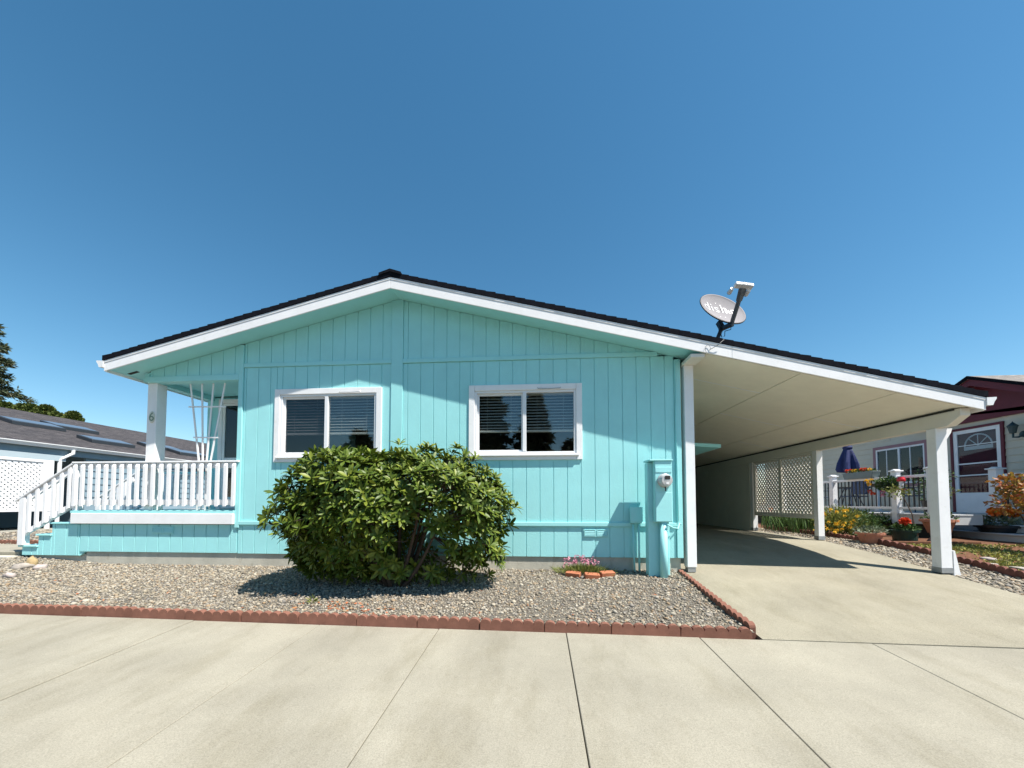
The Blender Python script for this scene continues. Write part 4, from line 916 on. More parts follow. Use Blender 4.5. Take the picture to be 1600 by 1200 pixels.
def conifer(name, label, loc, H, R_, n_br, mat, sparse=1.0, cat='tree', group=None, low=0.12, leafL=0.5, seed=0):
    o = thing(name, label, cat, loc, group, world=False)
    br_ = MB().tube([(0, 0, -0.2), (0.05, 0, H*0.5), (0, 0.05, H*0.99)], [H*0.018, H*0.011, 0.02], 8); parts = []
    for i in range(n_br):
        t = low+(1-low)*(i/n_br)**0.9; z = t*H; Lb = R_*(1-t)**0.75*rng.uniform(0.6, 1.12)+0.15; a = i*2.399+rng.uniform(-.3, .3)
        dv = np.array([math.cos(a), math.sin(a), 0]); e_ = np.array([0, 0, z])+dv*Lb+np.array([0, 0, -0.18*Lb]); s_ = np.array([0, 0, z]); mdp = (s_+e_)/2+np.array([0, 0, 0.06*Lb])
        br_.tube([tuple(s_), tuple(mdp), tuple(e_)], [0.05*(1-t)+0.012, 0.03*(1-t)+0.01, 0.006], 4)
        k = int(max(10, 26*Lb*sparse)); u = rng.uniform(0.12, 1.05, k)[:, None]
        C_ = (1-u)**2*s_+2*u*(1-u)*mdp+u**2*e_; sd = np.cross(dv, [0, 0, 1]); off = rng.normal(size=(k, 1))*0.20*Lb*np.sqrt(np.clip(1.15-u, 0.05, 1))
        C_ = C_+sd*off+rng.normal(size=(k, 3))*np.array([0.08, 0.08, 0.09])*max(0.5, Lb*0.4)
        P = np.repeat(C_, 5, 0)+rng.normal(size=(k*5, 3))*0.10; d = dv+sd*np.sign(np.repeat(off, 5, 0))*0.7+rng.normal(size=(k*5, 3))*0.5+np.array([0, 0, -0.25])
        parts.append(leaves(P, d, leafL*rng.uniform(0.6, 1.2, k*5), leafL*0.28, 0.4))
    V, Fc = join(parts); mk('crown', npmesh('crown', V, Fc), mat, o); br_.build('trunk', M['trunk'], o); return o
q = at(-22, 520, Y=24.0)
conifer('cedar_tree', 'tall dark cedar with drooping sparse branches behind the hedge', (q.x, 24.0, 0.2), q.z+1.5, 4.6, 70, M['cedar'], 1.0, leafL=0.42)
# trees across the street (seen reflected in the window panes)
conifer('fir_tree', 'pointed dark fir across the street reflected in the window nearest the meter', (-0.4, -34.5, -0.6), 14.0, 3.6, 90, M['cedar'], 1.0, leafL=0.6)
conifer('fir_tree', 'tallest broad dark fir across the street beside the pointed one', (-5.6, -33, -0.6), 19.0, 3.6, 100, M['cedar'], 1.0, leafL=0.7)
conifer('fir_tree', 'bushy low fir across the street reflected in the window behind the bush', (-18.3, -31, -0.6), 9.0, 4.2, 70, M['cedar'], 1.0, leafL=0.6)
conifer('fir_tree', 'small fir across the street standing between the reflected trees', (3.6, -36, -0.6), 8.5, 4.2, 70, M['cedar'], 1.0, leafL=0.6)

# ------------------------------------------------------------------ neighbour on the right: cream house with maroon gable
NX = 10.8
M['cream'] = pm('greige_siding', (0.58, 0.53, 0.43), 0.6, 0.06, 3, 0.15, 60)
M['maroon'] = pm('maroon_paint', (0.13, 0.014, 0.028), 0.55, 0.15, 4, 0.1, 60)
M['mauve'] = pm('mauve_trim', (0.33, 0.17, 0.19), 0.6, 0.1, 4)
M['darkglass'] = glassmat('dark_window_glass', (0.80, 0.82, 0.84), 1.4)
M['composite'] = pm('pale_composite_deck', (0.52, 0.53, 0.53), 0.6, 0.1, 4)
M['blackrail'] = pm('black_baluster_metal', (0.012, 0.012, 0.014), 0.4, 0.1, 20)
rh = thing('cream_house', 'cream lap-sided house with maroon gable beyond the carport', 'house', (13, 5, 0.2))
rw = MB().box(NX+0.02, NX+0.12, -0.5, 13.0, 0.1, 3.0); rw.box(NX+0.02, NX+0.12, 6.6, 13.0, 3.0, 3.75); rw = rw.build('side_wall', M['cream'], rh)
DY0, DY1, DZ0, DZ1 = 3.90, 4.90, 0.74, 2.83
WY0, WY1, WZ0, WZ1 = 5.62, 7.13, 1.56, 2.66
zz = 0.25; ex = 0.166
while zz < 3.70:
    segs = [(-0.5 if zz < 2.9 else 6.66, 13.0)]
    for (a_, b_, u0, u1) in ((DY0, DY1, DZ0, DZ1), (WY0, WY1, WZ0, WZ1)):
        if u0 < zz+ex*0.5 < u1:
            segs = [s2 for l, r in segs for s2 in (((l, a_), (b_, r)) if l < a_ and r > b_ else ((l, r),))]
    for l, r in segs: MB().prism([(NX-0.006, zz), (NX+0.0195, zz), (NX+0.0195, zz+ex-0.002), (NX+0.010, zz+ex-0.002)], 'y', l, r).build('siding_board', M['cream'], rw)
    zz += ex
# cross gable over the door, ridge running away from us
PY, PZ, GP2 = 4.15, 3.99, 0.47; GX = 10.42
def gz(Y): return PZ-GP2*abs(Y-PY)
e0, e1 = PY-2.5, PY+1.5
MB().prism([(e0, 3.0), (e1, 3.0), (e1, gz(e1)+0.03), (PY, PZ-0.06), (e0, gz(e0)+0.03)], 'x', NX-0.03, NX-0.008).build('gable_wall', M['maroon'], rh)
for (a_, b_) in ((e0-0.25, PY), (PY, e1+0.25)):
    MB().prism([(a_, gz(a_)-0.16), (b_, gz(b_)-0.16), (b_, gz(b_)-0.0), (a_, gz(a_)-0.0)], 'x', GX, GX+0.025).build('gable_fascia', M['maroon'], rh)
    MB().prism([(a_, gz(a_)-0.03), (b_, gz(b_)-0.03), (b_, gz(b_)-0.01), (a_, gz(a_)-0.01)], 'x', GX+0.0255, NX+0.0).build('gable_soffit', M['maroon'], rh)
    MB().prism([(a_, gz(a_)+0.001), (b_, gz(b_)+0.001), (b_, gz(b_)+0.075), (a_, gz(a_)+0.075)], 'x', GX-0.02, 15.4).build('gable_roof', M['roofbrown'], rh)
    MB().prism([(a_, gz(a_)+0.001), (b_, gz(b_)+0.001), (b_, gz(b_)+0.078), (a_, gz(a_)+0.078)], 'x', GX-0.045, GX-0.0205).build('rake_edge', M['shingle'], rh)
MB().prism([(NX-0.4, 3.77), (NX+4.2, 4.3), (NX+8.6, 3.77), (NX+8.6, 3.72), (NX-0.4, 3.72)], 'y', 6.95, 13.3).build('main_roof', M['roofbrown'], rh)
MB().box(NX-0.42, NX-0.40, 6.95, 13.3, 3.66, 3.78).build('eave_fascia', M['maroon'], rh)
# door
rd = MB()
for (a_, b_, u0, u1) in ((DY0-0.06, DY0, DZ0, DZ1+0.06), (DY1, DY1+0.06, DZ0, DZ1+0.06), (DY0, DY1, DZ1, DZ1+0.06)): rd.box(NX-0.035, NX+0.0199, a_, b_, u0, u1)
rd = rd.build('door', M['maroon'], rh)
lf = MB(); s_ = 0.09
for (a_, b_, u0, u1) in ((DY0, DY0+s_, DZ0, DZ1), (DY1-s_, DY1, DZ0, DZ1), (DY0+s_, DY1-s_, DZ1-s_, DZ1), (DY0+s_, DY1-s_, DZ0, DZ0+0.50), (DY0+s_, DY1-s_, 1.95, 1.985), (DY0+s_, DY1-s_, 1.66, 1.69), (DY0+s_, DY1-s_, 2.42, 2.44)): lf.box(NX-0.02, NX+0.015, a_+0.001, b_-0.001, u0+0.001, u1-0.001)
lf.build('storm_door', M['white'], rd)
MB().box(NX-0.004, NX-0.001, DY0+s_, DY1-s_, DZ0+0.50, DZ1-s_).build('door_pane', M['darkglass'], rd)
MB().box(NX+0.012, NX+0.0195, DY0+s_, DY1-s_, DZ0+0.50, DZ1-s_).build('inner_door', M['maroon'], rd)
fan = MB(); fy, fz, fr_ = (DY0+DY1)/2-0.02, 2.40, 0.30
def arc(r0, r1, x0, x1, n=14):
    for i in range(n):
        a0_, a1_ = math.pi*i/n, math.pi*(i+1)/n
        fan.prism([(fy+math.cos(a0_)*r0, fz+math.sin(a0_)*r0), (fy+math.cos(a0_)*r1, fz+math.sin(a0_)*r1), (fy+math.cos(a1_)*r1, fz+math.sin(a1_)*r1), (fy+math.cos(a1_)*r0, fz+math.sin(a1_)*r0)], 'x', x0, x1)
arc(fr_-0.03, fr_, NX+0.002, NX+0.0118)
for k in range(1, 4):
    a_ = math.pi*k/4; fan.bar((NX+0.007, fy, fz), (NX+0.007, fy+math.cos(a_)*(fr_-0.03), fz+math.sin(a_)*(fr_-0.03)), 0.018, 0.008, up=(1, 0, 0))
fan.box(NX+0.002, NX+0.0118, fy-fr_, fy+fr_, fz-0.09, fz-0.001)
fan.build('fanlight', M['white'], rd)
# window
rwn = MB(); t_ = 0.09
for (a_, b_, u0, u1) in ((WY0-t_, WY0, WZ0-t_, WZ1+t_), (WY1, WY1+t_, WZ0-t_, WZ1+t_), (WY0, WY1, WZ1, WZ1+t_), (WY0, WY1, WZ0-t_, WZ0)): rwn.box(NX-0.03, NX+0.0195, a_, b_, u0, u1)
rwn = rwn.build('window', M['mauve'], rh)
f_ = MB(); s_ = 0.05
for (a_, b_, u0, u1) in ((WY0, WY0+s_, WZ0, WZ1), (WY1-s_, WY1, WZ0, WZ1), (WY0+s_, WY1-s_, WZ1-s_, WZ1), (WY0+s_, WY1-s_, WZ0, WZ0+s_), ((WY0+WY1)/2-0.03, (WY0+WY1)/2+0.03, WZ0+s_, WZ1-s_)): f_.box(NX-0.022, NX+0.015, a_+0.0008, b_-0.0008, u0+0.0008, u1-0.0008)
for y_ in (6.05, 6.78): f_.box(NX-0.008, NX+0.012, y_-0.012, y_+0.012, WZ0+s_, WZ1-s_)
f_.build('window_frame', M['white'], rwn)
MB().box(NX-0.002, NX+0.002, WY0+s_, WY1-s_, WZ0+s_, WZ1-s_).build('window_pane', M['darkglass'], rwn); MB().box(NX+0.015, NX+0.0195, WY0, WY1, WZ0, WZ1).build('pane_backing', M['darkgap'], rwn)  # near-black panel filling the opening close behind the pane
# wall lamp
lq = at(1583, 668, X=NX-0.14)
lamp = thing('wall_lamp', 'dark blue-green lantern beside the maroon-framed door', 'wall lamp', (NX-0.006, lq.y, lq.z-0.1))
M['verdigris'] = pm('verdigris_metal', (0.035, 0.075, 0.085), 0.4, 0.3, 30)
MB().lathe([(0.0, -0.16), (0.05, -0.15), (0.075, -0.02), (0.085, 0.0), (0.09, 0.015), (0.05, 0.06), (0.012, 0.10), (0.0, 0.13)], (NX-0.15, lq.y, lq.z+0.02), 10).build('lantern', M['verdigris'], lamp)
MB().tube([(NX-0.15, lq.y, lq.z-0.12), (NX-0.15, lq.y, lq.z-0.22), (NX-0.08, lq.y-0.04, lq.z-0.22), (NX-0.006, lq.y-0.06, lq.z-0.16)], 0.02, 8).build('bracket', M['verdigris'], lamp)
MB().lathe([(0, 0), (0.075, 0), (0.06, 0.02), (0, 0.025)], k=12).xf(Matrix.Translation((NX-0.006, lq.y-0.06, lq.z-0.16)) @ Matrix.Rotation(-math.pi/2, 4, 'Y')).build('wall_plate', M['verdigris'], lamp)

# deck with railing
FZ, RX_ = 0.74, 8.42
dk = thing('garden_deck', 'white-railed raised deck with black balusters beside the cream house', 'deck', (9.5, 6, 0.2))
for k in range(16):
    MB().box(RX_-0.05+k*0.15, RX_+0.093+k*0.15, 2.95 if k < 6 else 3.9, 10.5, FZ-0.03, FZ).build('deck_board', M['composite'], dk)
MB().box(RX_-0.02, RX_, 2.96, 10.4, FZ-0.22, FZ-0.031).build('deck_fascia', M['composite'], dk); MB().box(RX_, 9.28, 2.96, 2.98, FZ-0.22, FZ-0.031).build('deck_fascia', M['composite'], dk)
MB().box(RX_+0.10, RX_+0.12, 3.0, 10.4, 0.1, FZ-0.03).build('deck_skirting', M['darkgap'], dk)
MB().box(9.92, NX-0.01, -0.3, 3.89, FZ-0.04, FZ).build('landing', M['composite'], dk)
for i in range(3):
    z1 = FZ-0.04-0.0005-0.165*i; x1 = 9.92-0.30*i
    MB().box(x1, x1+0.03, 0.2, 3.86, z1-0.155, z1).build('stair_riser', M['composite'], dk)
    if i < 2: MB().box(x1-0.325, x1-0.0005, 0.18, 3.87, z1-0.165-0.03, z1-0.1655).build('stair_tread', M['composite'], dk, bevel=0.004)
MB().box(9.98, 10.7, 0.2, 3.8, 0.1, 0.69).build('stair_framing', M['darkgap'], dk)
def dpost(x, y, z1=1.78, wdt=0.13):
    o = MB().box(x-wdt/2, x+wdt/2, y-wdt/2, y+wdt/2, FZ+0.001 if x > 8.5 else 0.50, z1-0.06).build('deck_post', M['vinyl'], dk, bevel=0.004)
    MB().box(x-wdt*0.72, x+wdt*0.72, y-wdt*0.72, y+wdt*0.72, z1-0.059, z1-0.03).build('post_cap', M['vinyl'], o, bevel=0.004); MB().prism([(-wdt*0.5, z1-0.0295), (wdt*0.5, z1-0.0295), (0, z1)], 'x', x-wdt*0.5, x+wdt*0.5).xf(Matrix.Translation((0, y, 0))).build('post_cap', M['vinyl'], o)
    MB().box(x-wdt*0.62, x+wdt*0.62, y-wdt*0.62, y+wdt*0.62, FZ+0.002, FZ+0.05).build('post_skirt', M['vinyl'], o)
BAL = MB().box(-0.009, 0.009, -0.009, 0.009, 0.0, 0.70).mesh('deck_baluster'); BAL.materials.append(M['blackrail'])
def drail(p, q):
    p, q = Vector(p), Vector(q); L = (q-p).length
    R = MB().bar(p+Vector((0, 0, 1.585)), q+Vector((0, 0, 1.585)), 0.075, 0.055).build('deck_rail', M['vinyl'], dk, bevel=0.004)
    MB().bar(p+Vector((0, 0, 0.865)), q+Vector((0, 0, 0.865)), 0.06, 0.05).build('bottom_rail', M['vinyl'], R, bevel=0.003)
    n = int(L/0.112)
    for i in range(1, n):
        o = bpy.data.objects.new('deck_baluster', BAL); COL.objects.link(o); o.parent = R; o.location = p+(q-p)*(i/n)+Vector((0, 0, 0.87))
ps = [3.05, 3.86, 5.74, 7.9, 10.2]
for y_ in ps: dpost(RX_, y_)
for a_, b_ in zip(ps[:-1], ps[1:]): drail((RX_, a_+0.066, 0), (RX_, b_-0.066, 0))
dpost(10.02, 3.36, wdt=0.15); dpost(10.02, 1.3); drail((10.02, 1.37, 0), (10.02, 3.28, 0)); dpost(9.75, 5.9, 1.70, 0.09)

# umbrella, table, chairs on the deck
M['navy'] = pm('navy_canvas', (0.012, 0.022, 0.10), 0.7, 0.2, 8)
uq = at(1325, 720, X=9.4)
um = thing('patio_umbrella', 'folded navy blue patio umbrella standing on the deck', 'umbrella', (9.4, uq.y, FZ))
def fold(th, z): return 1+0.34*math.sin(th*5+1)*max(0, min(1, (2.70-z)/0.5))
MB().lathe([(0.10, 1.90), (0.20, 1.92), (0.225, 2.00), (0.195, 2.20), (0.15, 2.42), (0.115, 2.56), (0.10, 2.60), (0.12, 2.66), (0.08, 2.76), (0.01, 2.82)], (9.4, uq.y, 0), 36, fold).build('canopy', M['navy'], um)
MB().tube([(9.4, uq.y, FZ+0.05), (9.4, uq.y, 2.84)], 0.019, 10).build('pole', M['darkmetal'], um); MB().lathe([(0.0, 0), (0.22, 0), (0.22, 0.03), (0.06, 0.06), (0.03, 0.2), (0.0, 0.2)], (9.4, uq.y, FZ), 20).build('base', M['darkmetal'], um)
tb = thing('patio_table', 'dark round metal patio table around the umbrella pole', 'table', (9.4, uq.y, FZ))
MB().lathe([(0.03, 0.68), (0.5, 0.68), (0.52, 0.70), (0.5, 0.715), (0.03, 0.715)], (9.4, uq.y, FZ), 24).build('table_top', M['darkmetal'], tb)
for k in range(4):
    a_ = k*math.pi/2+0.4; MB().tube([(9.4+math.cos(a_)*0.12, uq.y+math.sin(a_)*0.12, FZ+0.68), (9.4+math.cos(a_)*0.42, uq.y+math.sin(a_)*0.42, FZ)], 0.014, 6).build('leg', M['darkmetal'], tb)
M['bluechair'] = pm('blue_chair_metal', (0.03, 0.05, 0.11), 0.5, 0.2, 10)
def chair(x, y, rz, lab):
    o = thing('patio_chair', lab, 'chair', (x, y, FZ), 'patio chairs on the deck', rz, world=False)
    MB().box(-0.22, 0.22, -0.22, 0.22, 0.41, 0.44).build('seat', M['bluechair'], o, bevel=0.01)
    for sx in (-0.2, 0.2):
        MB().tube([(sx, -0.2, 0), (sx, -0.2, 0.62), (sx, 0.18, 0.64)], 0.013, 6).build('leg', M['bluechair'], o); MB().tube([(sx, 0.24, 0), (sx, 0.2, 0.42), (sx, 0.28, 0.92)], 0.013, 6).build('leg', M['bluechair'], o)
    b_ = MB()
    for k in range(7): b_.box(-0.17+k*0.05, -0.13+k*0.05, 0.225, 0.24, 0.48, 0.9)
    b_.box(-0.2, 0.2, 0.222, 0.245, 0.9, 0.94); b_.build('backrest', M['bluechair'], o)
chair(8.95, uq.y-0.75, math.pi*0.95, 'blue metal patio chair in front of the mauve-trimmed window'); chair(9.2, uq.y+0.9, 0.2, 'blue metal patio chair on the far side of the patio table'); chair(9.5, 4.75, 1.2, 'blue metal patio chair nearest the maroon-framed door')

# ------------------------------------------------------------------ neighbour's flower bed
M['mulch'] = pm('brown_mulch', (0.15, 0.075, 0.045), 0.95, 0.4, 20, 0.8, 60, spec=0.1)
sheet('flower_bed', 6.46, 9.9, lambda X: -2.0, 10.0, lambda X, Y: prof(Y)-0.03+0.02*math.sin(X*5)*math.sin(Y*4), M['mulch'], nx=10, ny=40, kind='structure')
def gzr(X, Y): return prof(Y)-0.03
M['terracotta'] = pm('terracotta', (0.46, 0.19, 0.12), 0.8, 0.15, 9, 0.2, 60)
M['greenpot'] = pm('dark_green_glaze', (0.012, 0.04, 0.035), 0.25, 0.2, 9)
M['blackpot'] = pm('black_plastic_pot', (0.02, 0.021, 0.024), 0.45, 0.2, 9)
M['boxgrey'] = pm('grey_planter', (0.16, 0.20, 0.20), 0.5, 0.1, 9)
M['leafA'] = island('garden_leaf', [(0.03, 0.07, 0.015), (0.06, 0.11, 0.025), (0.04, 0.09, 0.02), (0.09, 0.14, 0.035)], 0.5, 0.15)
M['leafpale'] = island('pale_leaf', [(0.20, 0.24, 0.16), (0.10, 0.15, 0.07), (0.30, 0.33, 0.25), (0.07, 0.12, 0.05)], 0.5, 0.15)
M['orange'] = island('orange_petals', [(0.75, 0.16, 0.015), (0.80, 0.25, 0.02), (0.70, 0.12, 0.02)], 0.6, 0.2)
M['red'] = island('red_petals', [(0.65, 0.05, 0.02), (0.75, 0.10, 0.03), (0.7, 0.07, 0.02)], 0.6, 0.2)
M['yellow'] = island('yellow_petals', [(0.75, 0.48, 0.02), (0.80, 0.38, 0.02), (0.7, 0.55, 0.05)], 0.6, 0.2)
M['maple'] = island('amber_leaf', [(0.40, 0.17, 0.03), (0.28, 0.17, 0.03), (0.45, 0.11, 0.04), (0.16, 0.15, 0.03), (0.36, 0.22, 0.04)], 0.55, 0.25)
def pot(o, mat, r0, r1, h, rim=0.02, k=24):
    MB().lathe([(0.0, 0), (r0, 0), (r0+(r1-r0)*0.8, h*0.82), (r1+rim, h*0.83), (r1+rim*1.2, h), (r1-0.01, h), (r1-0.03, h*0.88), (0, h*0.88)], k=k).build('pot_body', mat, o, smooth=False)
def flowers(o, mat, pts, petals=26, r=0.045, name='flower'):
    for p in pts:
        d = unit(rng.normal(size=(petals, 3))+np.array([0, 0, 0.5])); V, Fc = leaves(np.array(p)+d*r*0.2, d, r, r*0.7, 0.2); mk(name, npmesh(name, V, Fc), mat, o)
def leafpart(o, mat, parts, name='foliage'):
    V, Fc = join(parts); mk(name, npmesh(name, V, Fc), mat, o, kind='stuff')
def stand(name, lab, cat, px, py, Zg, dx=0, group=None):
    q = at(px, py, Z=Zg); return thing(name, lab, cat, (q.x, q.y, gzr(q.x, q.y)), group, world=False)
o = stand('potted_plant', 'wide terracotta pot with white-speckled leafy plant on the flower bed', 'potted plant', 1360, 848, 0.22)
pot(o, M['terracotta'], 0.13, 0.20, 0.22); leafpart(o, M['leafpale'], [blob_leaves((0, 0, 0.25), (0.22, 0.22, 0.09), 260, 0.06, 0.035)]); leafpart(o, M['leafA'], [blob_leaves((0.05, 0.1, 0.40), (0.18, 0.18, 0.20), 170, 0.06, 0.03)])
o = stand('potted_plant', 'dark green pot with a bright orange-red bloom beside the terracotta pot', 'potted plant', 1414, 848, 0.20)
pot(o, M['greenpot'], 0.17, 0.20, 0.24); leafpart(o, M['leafA'], [blob_leaves((0, 0, 0.27), (0.19, 0.19, 0.08), 200, 0.07, 0.04)]); flowers(o, M['red'], [(-0.03, -0.05, 0.40)], 90, 0.085); 
o = stand('potted_plant', 'tall terracotta pot on a pedestal half hidden by the front carport post', 'potted plant', 1468, 850, 0.18)
MB().lathe([(0.0, 0), (0.18, 0), (0.16, 0.04), (0.11, 0.10), (0.13, 0.18), (0.0, 0.18)], k=20).build('pedestal', M['terracotta'], o)
t = MB().lathe([(0.0, 0.181), (0.15, 0.181), (0.225, 0.40), (0.265, 0.405), (0.265, 0.45), (0.235, 0.45), (0.22, 0.41), (0, 0.41)], k=24); t.build('pot_body', M['terracotta'], o)
leafpart(o, M['leafA'], [blob_leaves((0, 0, 0.48), (0.24, 0.24, 0.10), 160, 0.07, 0.035, shell=0.3)])
o = stand('potted_plant', 'black bowl pot of orange marigolds in front of the deck steps', 'potted plant', 1563, 852, 0.10)
pot(o, M['blackpot'], 0.20, 0.33, 0.30); leafpart(o, M['leafpale'], [blob_leaves((0, 0, 0.36), (0.28, 0.28, 0.14), 340, 0.08, 0.05)]); flowers(o, M['orange'], [(-0.2, -0.1, 0.56), (-0.06, -0.05, 0.58), (0.06, -0.1, 0.55), (0.2, -0.1, 0.54), (0.0, 0.1, 0.58)], 60, 0.085)
o = stand('yellow_flower_bush', 'bushy plant covered in yellow daisies by the second carport post', 'flowers', 1302, 838, 0.25)
leafpart(o, M['sedum'], [blob_leaves((0.1, 0, 0.36), (0.50, 0.40, 0.32), 1500, 0.08, 0.025, 0.8, 0.2), blob_leaves((0.45, 0.2, 0.32), (0.38, 0.4, 0.30), 600, 0.10, 0.035, 0.8, 0.2)])
pts = [(rng.uniform(-0.6, 0.25), rng.uniform(-0.5, -0.1), rng.uniform(0.10, 0.62)) for _ in range(40)]; flowers(o, M['yellow'], pts, 16, 0.036)
o = stand('iris_clump', 'clump of upright iris leaves under the beige lattice screen', 'plant', 1222, 830, 0.25)
n = 260; P = np.stack([np.clip(rng.normal(size=n)*0.25+0.1, -0.4, 0.8), np.clip(rng.normal(size=n)*0.5-0.2, -1.6, 0.5), np.zeros(n)], -1); V, Fc = leaves(P, np.stack([rng.normal(size=n)*0.22, rng.normal(size=n)*0.22, np.ones(n)], -1), rng.uniform(0.4, 0.8, n), 0.035, 0.3); mk('leaf_blades', npmesh('leaf_blades', V, Fc), M['leafA'], o, kind='stuff')
flowers(o, M['orange'], [(-0.4, -0.2, 0.55), (-0.32, -0.1, 0.6)], 18, 0.05)
o = stand('leafy_shrub', 'low dark leafy shrub between yellow flowers and terracotta pot', 'shrub', 1335, 838, 0.25)
leafpart(o, M['leafA'], [blob_leaves((0.3, 0.3, 0.25), (0.5, 0.4, 0.32), 900, 0.09, 0.045)])
o = stand('leafy_shrub', 'low dark shrub growing under the edge of the deck', 'shrub', 1385, 836, 0.25)
leafpart(o, M['leafA'], [blob_leaves((0.5, 0.6, 0.2), (0.7, 0.4, 0.28), 800, 0.09, 0.045)])
o = thing('maple_shrub', 'amber and orange leaved shrub beside the deck steps', 'shrub', (8.45, 1.42, gzr(8.45, 1.42)), world=False)
cen = [(0.0, 0.0, 1.05, 0.36), (-0.2, 0.15, 0.85, 0.28), (0.2, -0.3, 0.8, 0.36), (0.1, -0.5, 1.1, 0.36), (-0.1, 0.25, 1.2, 0.22), (0, -0.15, 0.65, 0.3)]
leafpart(o, M['maple'], [blob_leaves(c_[:3], (c_[3], c_[3], c_[3]*0.75), 240, 0.075, 0.045, 0.1, 0.3) for c_ in cen], 'crown')
t = MB(); 
for c_ in cen: t.tube([(0, 0, -0.05), (c_[0]*0.4, c_[1]*0.4, c_[2]*0.5), c_[:3]], [0.022, 0.015, 0.006], 6)
t.build('trunk', M['bark'], o)
o = thing('yellow_green_shrub', 'thin yellow-green shrub beside the front carport post', 'shrub', (7.9, 2.9, gzr(7.9, 2.9)), world=False)
leafpart(o, M['sedum'], [blob_leaves((-0.1, 0.25, 1.0), (0.2, 0.28, 0.16), 110, 0.065, 0.035, 0.2, 0.2), blob_leaves((0.25, -0.35, 1.0), (0.2, 0.2, 0.15), 80, 0.065, 0.035, 0.2, 0.2)], 'crown'); MB().tube([(0, 0, -0.05), (0.05, 0.1, 0.5), (0.02, 0.3, 1.0)], [0.02, 0.014, 0.006], 6).build('trunk', M['bark'], o)
# rail planter, hanging plant, feeder
q = at(1346, 742, X=RX_)
o = thing('rail_planter', 'long grey flower box with red and yellow flowers on the deck rail', 'planter', (RX_-0.02, q.y, 1.613), world=False)
MB().prism([(-0.40, 0.0), (0.40, 0.0), (0.47, 0.17), (-0.47, 0.17)], 'x', -0.10, 0.10).build('planter_box', M['boxgrey'], o, bevel=0.006)
leafpart(o, M['leafA'], [blob_leaves((0, 0, 0.19), (0.09, 0.42, 0.05), 220, 0.06, 0.035)]); flowers(o, M['red'], [(-0.05, y_, 0.23) for y_ in (0.36, 0.25, -0.1, -0.2)], 24, 0.05); flowers(o, M['yellow'], [(-0.05, y_, 0.22) for y_ in (0.08, 0.15, -0.34)], 24, 0.045)
q = at(1382, 757, X=RX_-0.14)
o = thing('hanging_plant', 'dark trailing plant with yellow and red flowers hung on the deck railing', 'plant', (q.x, q.y, q.z), world=False)
leafpart(o, M['leafA'], [blob_leaves((0, -0.1, 0.0), (0.12, 0.34, 0.16), 420, 0.08, 0.045)]); flowers(o, M['yellow'], [(-0.1, 0.30, 0.02), (-0.1, 0.36, 0.1), (-0.1, 0.24, 0.12)], 26, 0.05); flowers(o, M['red'], [(-0.1, 0.28, -0.16), (-0.1, 0.2, -0.22)], 24, 0.05); flowers(o, M['pink'], [(-0.1, -0.06, -0.18), (-0.1, -0.06, -0.26)], 24, 0.05)
MB().prism([(-0.3, -0.05), (0.3, -0.05), (0.3, 0.03), (-0.3, 0.03)], 'x', -0.06, 0.10).build('planter_box', M['blackpot'], o)
o = thing('leafy_shrub', 'dark leafy shrub growing up through the deck railing', 'shrub', (RX_+0.45, 3.5, FZ), world=False)
leafpart(o, M['leafA'], [blob_leaves((0, 0, 0.80), (0.30, 0.36, 0.25), 200, 0.08, 0.04), blob_leaves((0, 0.1, 0.5), (0.2, 0.25, 0.3), 130, 0.08, 0.04)]); MB().lathe([(0, 0.0), (0.15, 0), (0.2, 0.3), (0, 0.3)], k=16).build('pot_body', M['blackpot'], o)
q = at(1408, 752, X=RX_-0.16)
fd = thing('hummingbird_feeder', 'red and clear hummingbird feeder hanging beside the white deck post', 'feeder', (q.x, q.y, q.z), world=False)
M['redplastic'] = pm('red_plastic', (0.55, 0.02, 0.03), 0.3, 0.1, 10)
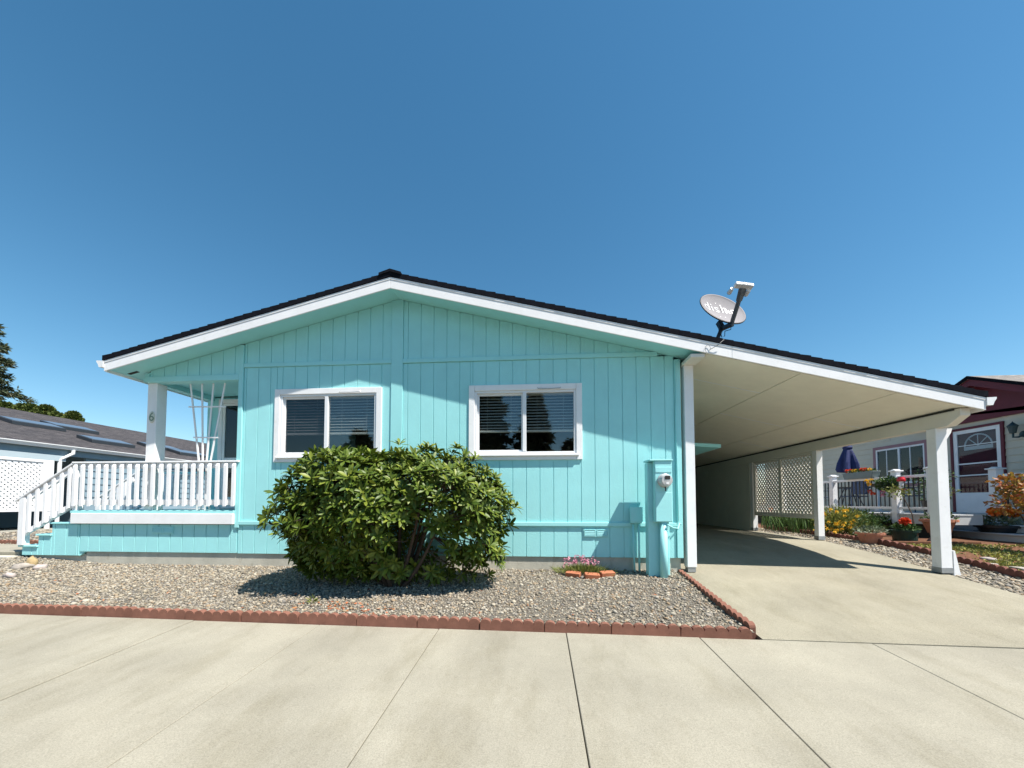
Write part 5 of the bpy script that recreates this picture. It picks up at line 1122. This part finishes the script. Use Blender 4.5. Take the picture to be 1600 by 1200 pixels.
MB().lathe([(0, 0.10), (0.05, 0.10), (0.075, 0.04), (0.07, 0.0), (0, 0.0)], k=16).build('feeder_top', M['redplastic'], fd); MB().lathe([(0, -0.17), (0.04, -0.17), (0.04, -0.001), (0, -0.001)], k=14).build('bottle', M['vinyl'], fd)
MB().lathe([(0, -0.21), (0.06, -0.20), (0.10, -0.19), (0.06, -0.171), (0, -0.171)], k=16).build('feeder_base', M['redplastic'], fd); MB().tube([(0, 0, 0.10), (0, 0, 0.20), (0.16, 0.06, 0.21)], 0.006, 6).build('hanger', M['darkmetal'], fd)
# ground cover and stones in front of the steps
N = 5200; X = rng.uniform(6.5, 9.2, N); Y = rng.uniform(-1.6, 2.05, N); ok = (np.sin(X*3.1+Y*2)+np.sin(Y*4.3-X)+rng.normal(size=N)*0.6) > -0.5; X, Y = X[ok], Y[ok]
P = np.stack([X, Y, np.array([gzr(0, y_) for y_ in Y])], -1); n = len(P)
M['cover'] = island('creeping_sedum', [(0.34, 0.32, 0.05), (0.20, 0.23, 0.05), (0.42, 0.38, 0.10), (0.12, 0.16, 0.06), (0.30, 0.22, 0.10)], 0.7, 0.15)
V, Fc = leaves(np.repeat(P, 4, 0)+rng.normal(size=(n*4, 3))*np.array([0.03, 0.03, 0.004]), rng.normal(size=(n*4, 3))*np.array([1, 1, 0.3])+np.array([0, 0, 0.7]), 0.055, 0.030)
mk('ground_cover', npmesh('ground_cover', V, Fc), M['cover'], label='yellow-green creeping ground cover in the neighbouring bed', cat='ground cover', kind='stuff')
for i in range(26):
    x_, y_ = rng.uniform(6.7, 8.9), rng.uniform(-1.0, 2.0); s_ = rng.uniform(0.05, 0.10)
    rock((x_, y_, gzr(x_, y_)+0.02), (s_*1.4, s_, s_*0.5), 'pale stone lying in the yellow-green ground cover', 'rockp' if i % 2 else 'rock', 'pale stones in the ground cover')
# low brick-brown border board and hose spout by the pots
MB().box(6.75, 8.3, 2.10, 2.16, 0.15, 0.255).build('garden_border', M['mulch'], label='low brown border in front of the flower pots', cat='border', bevel=0.01)
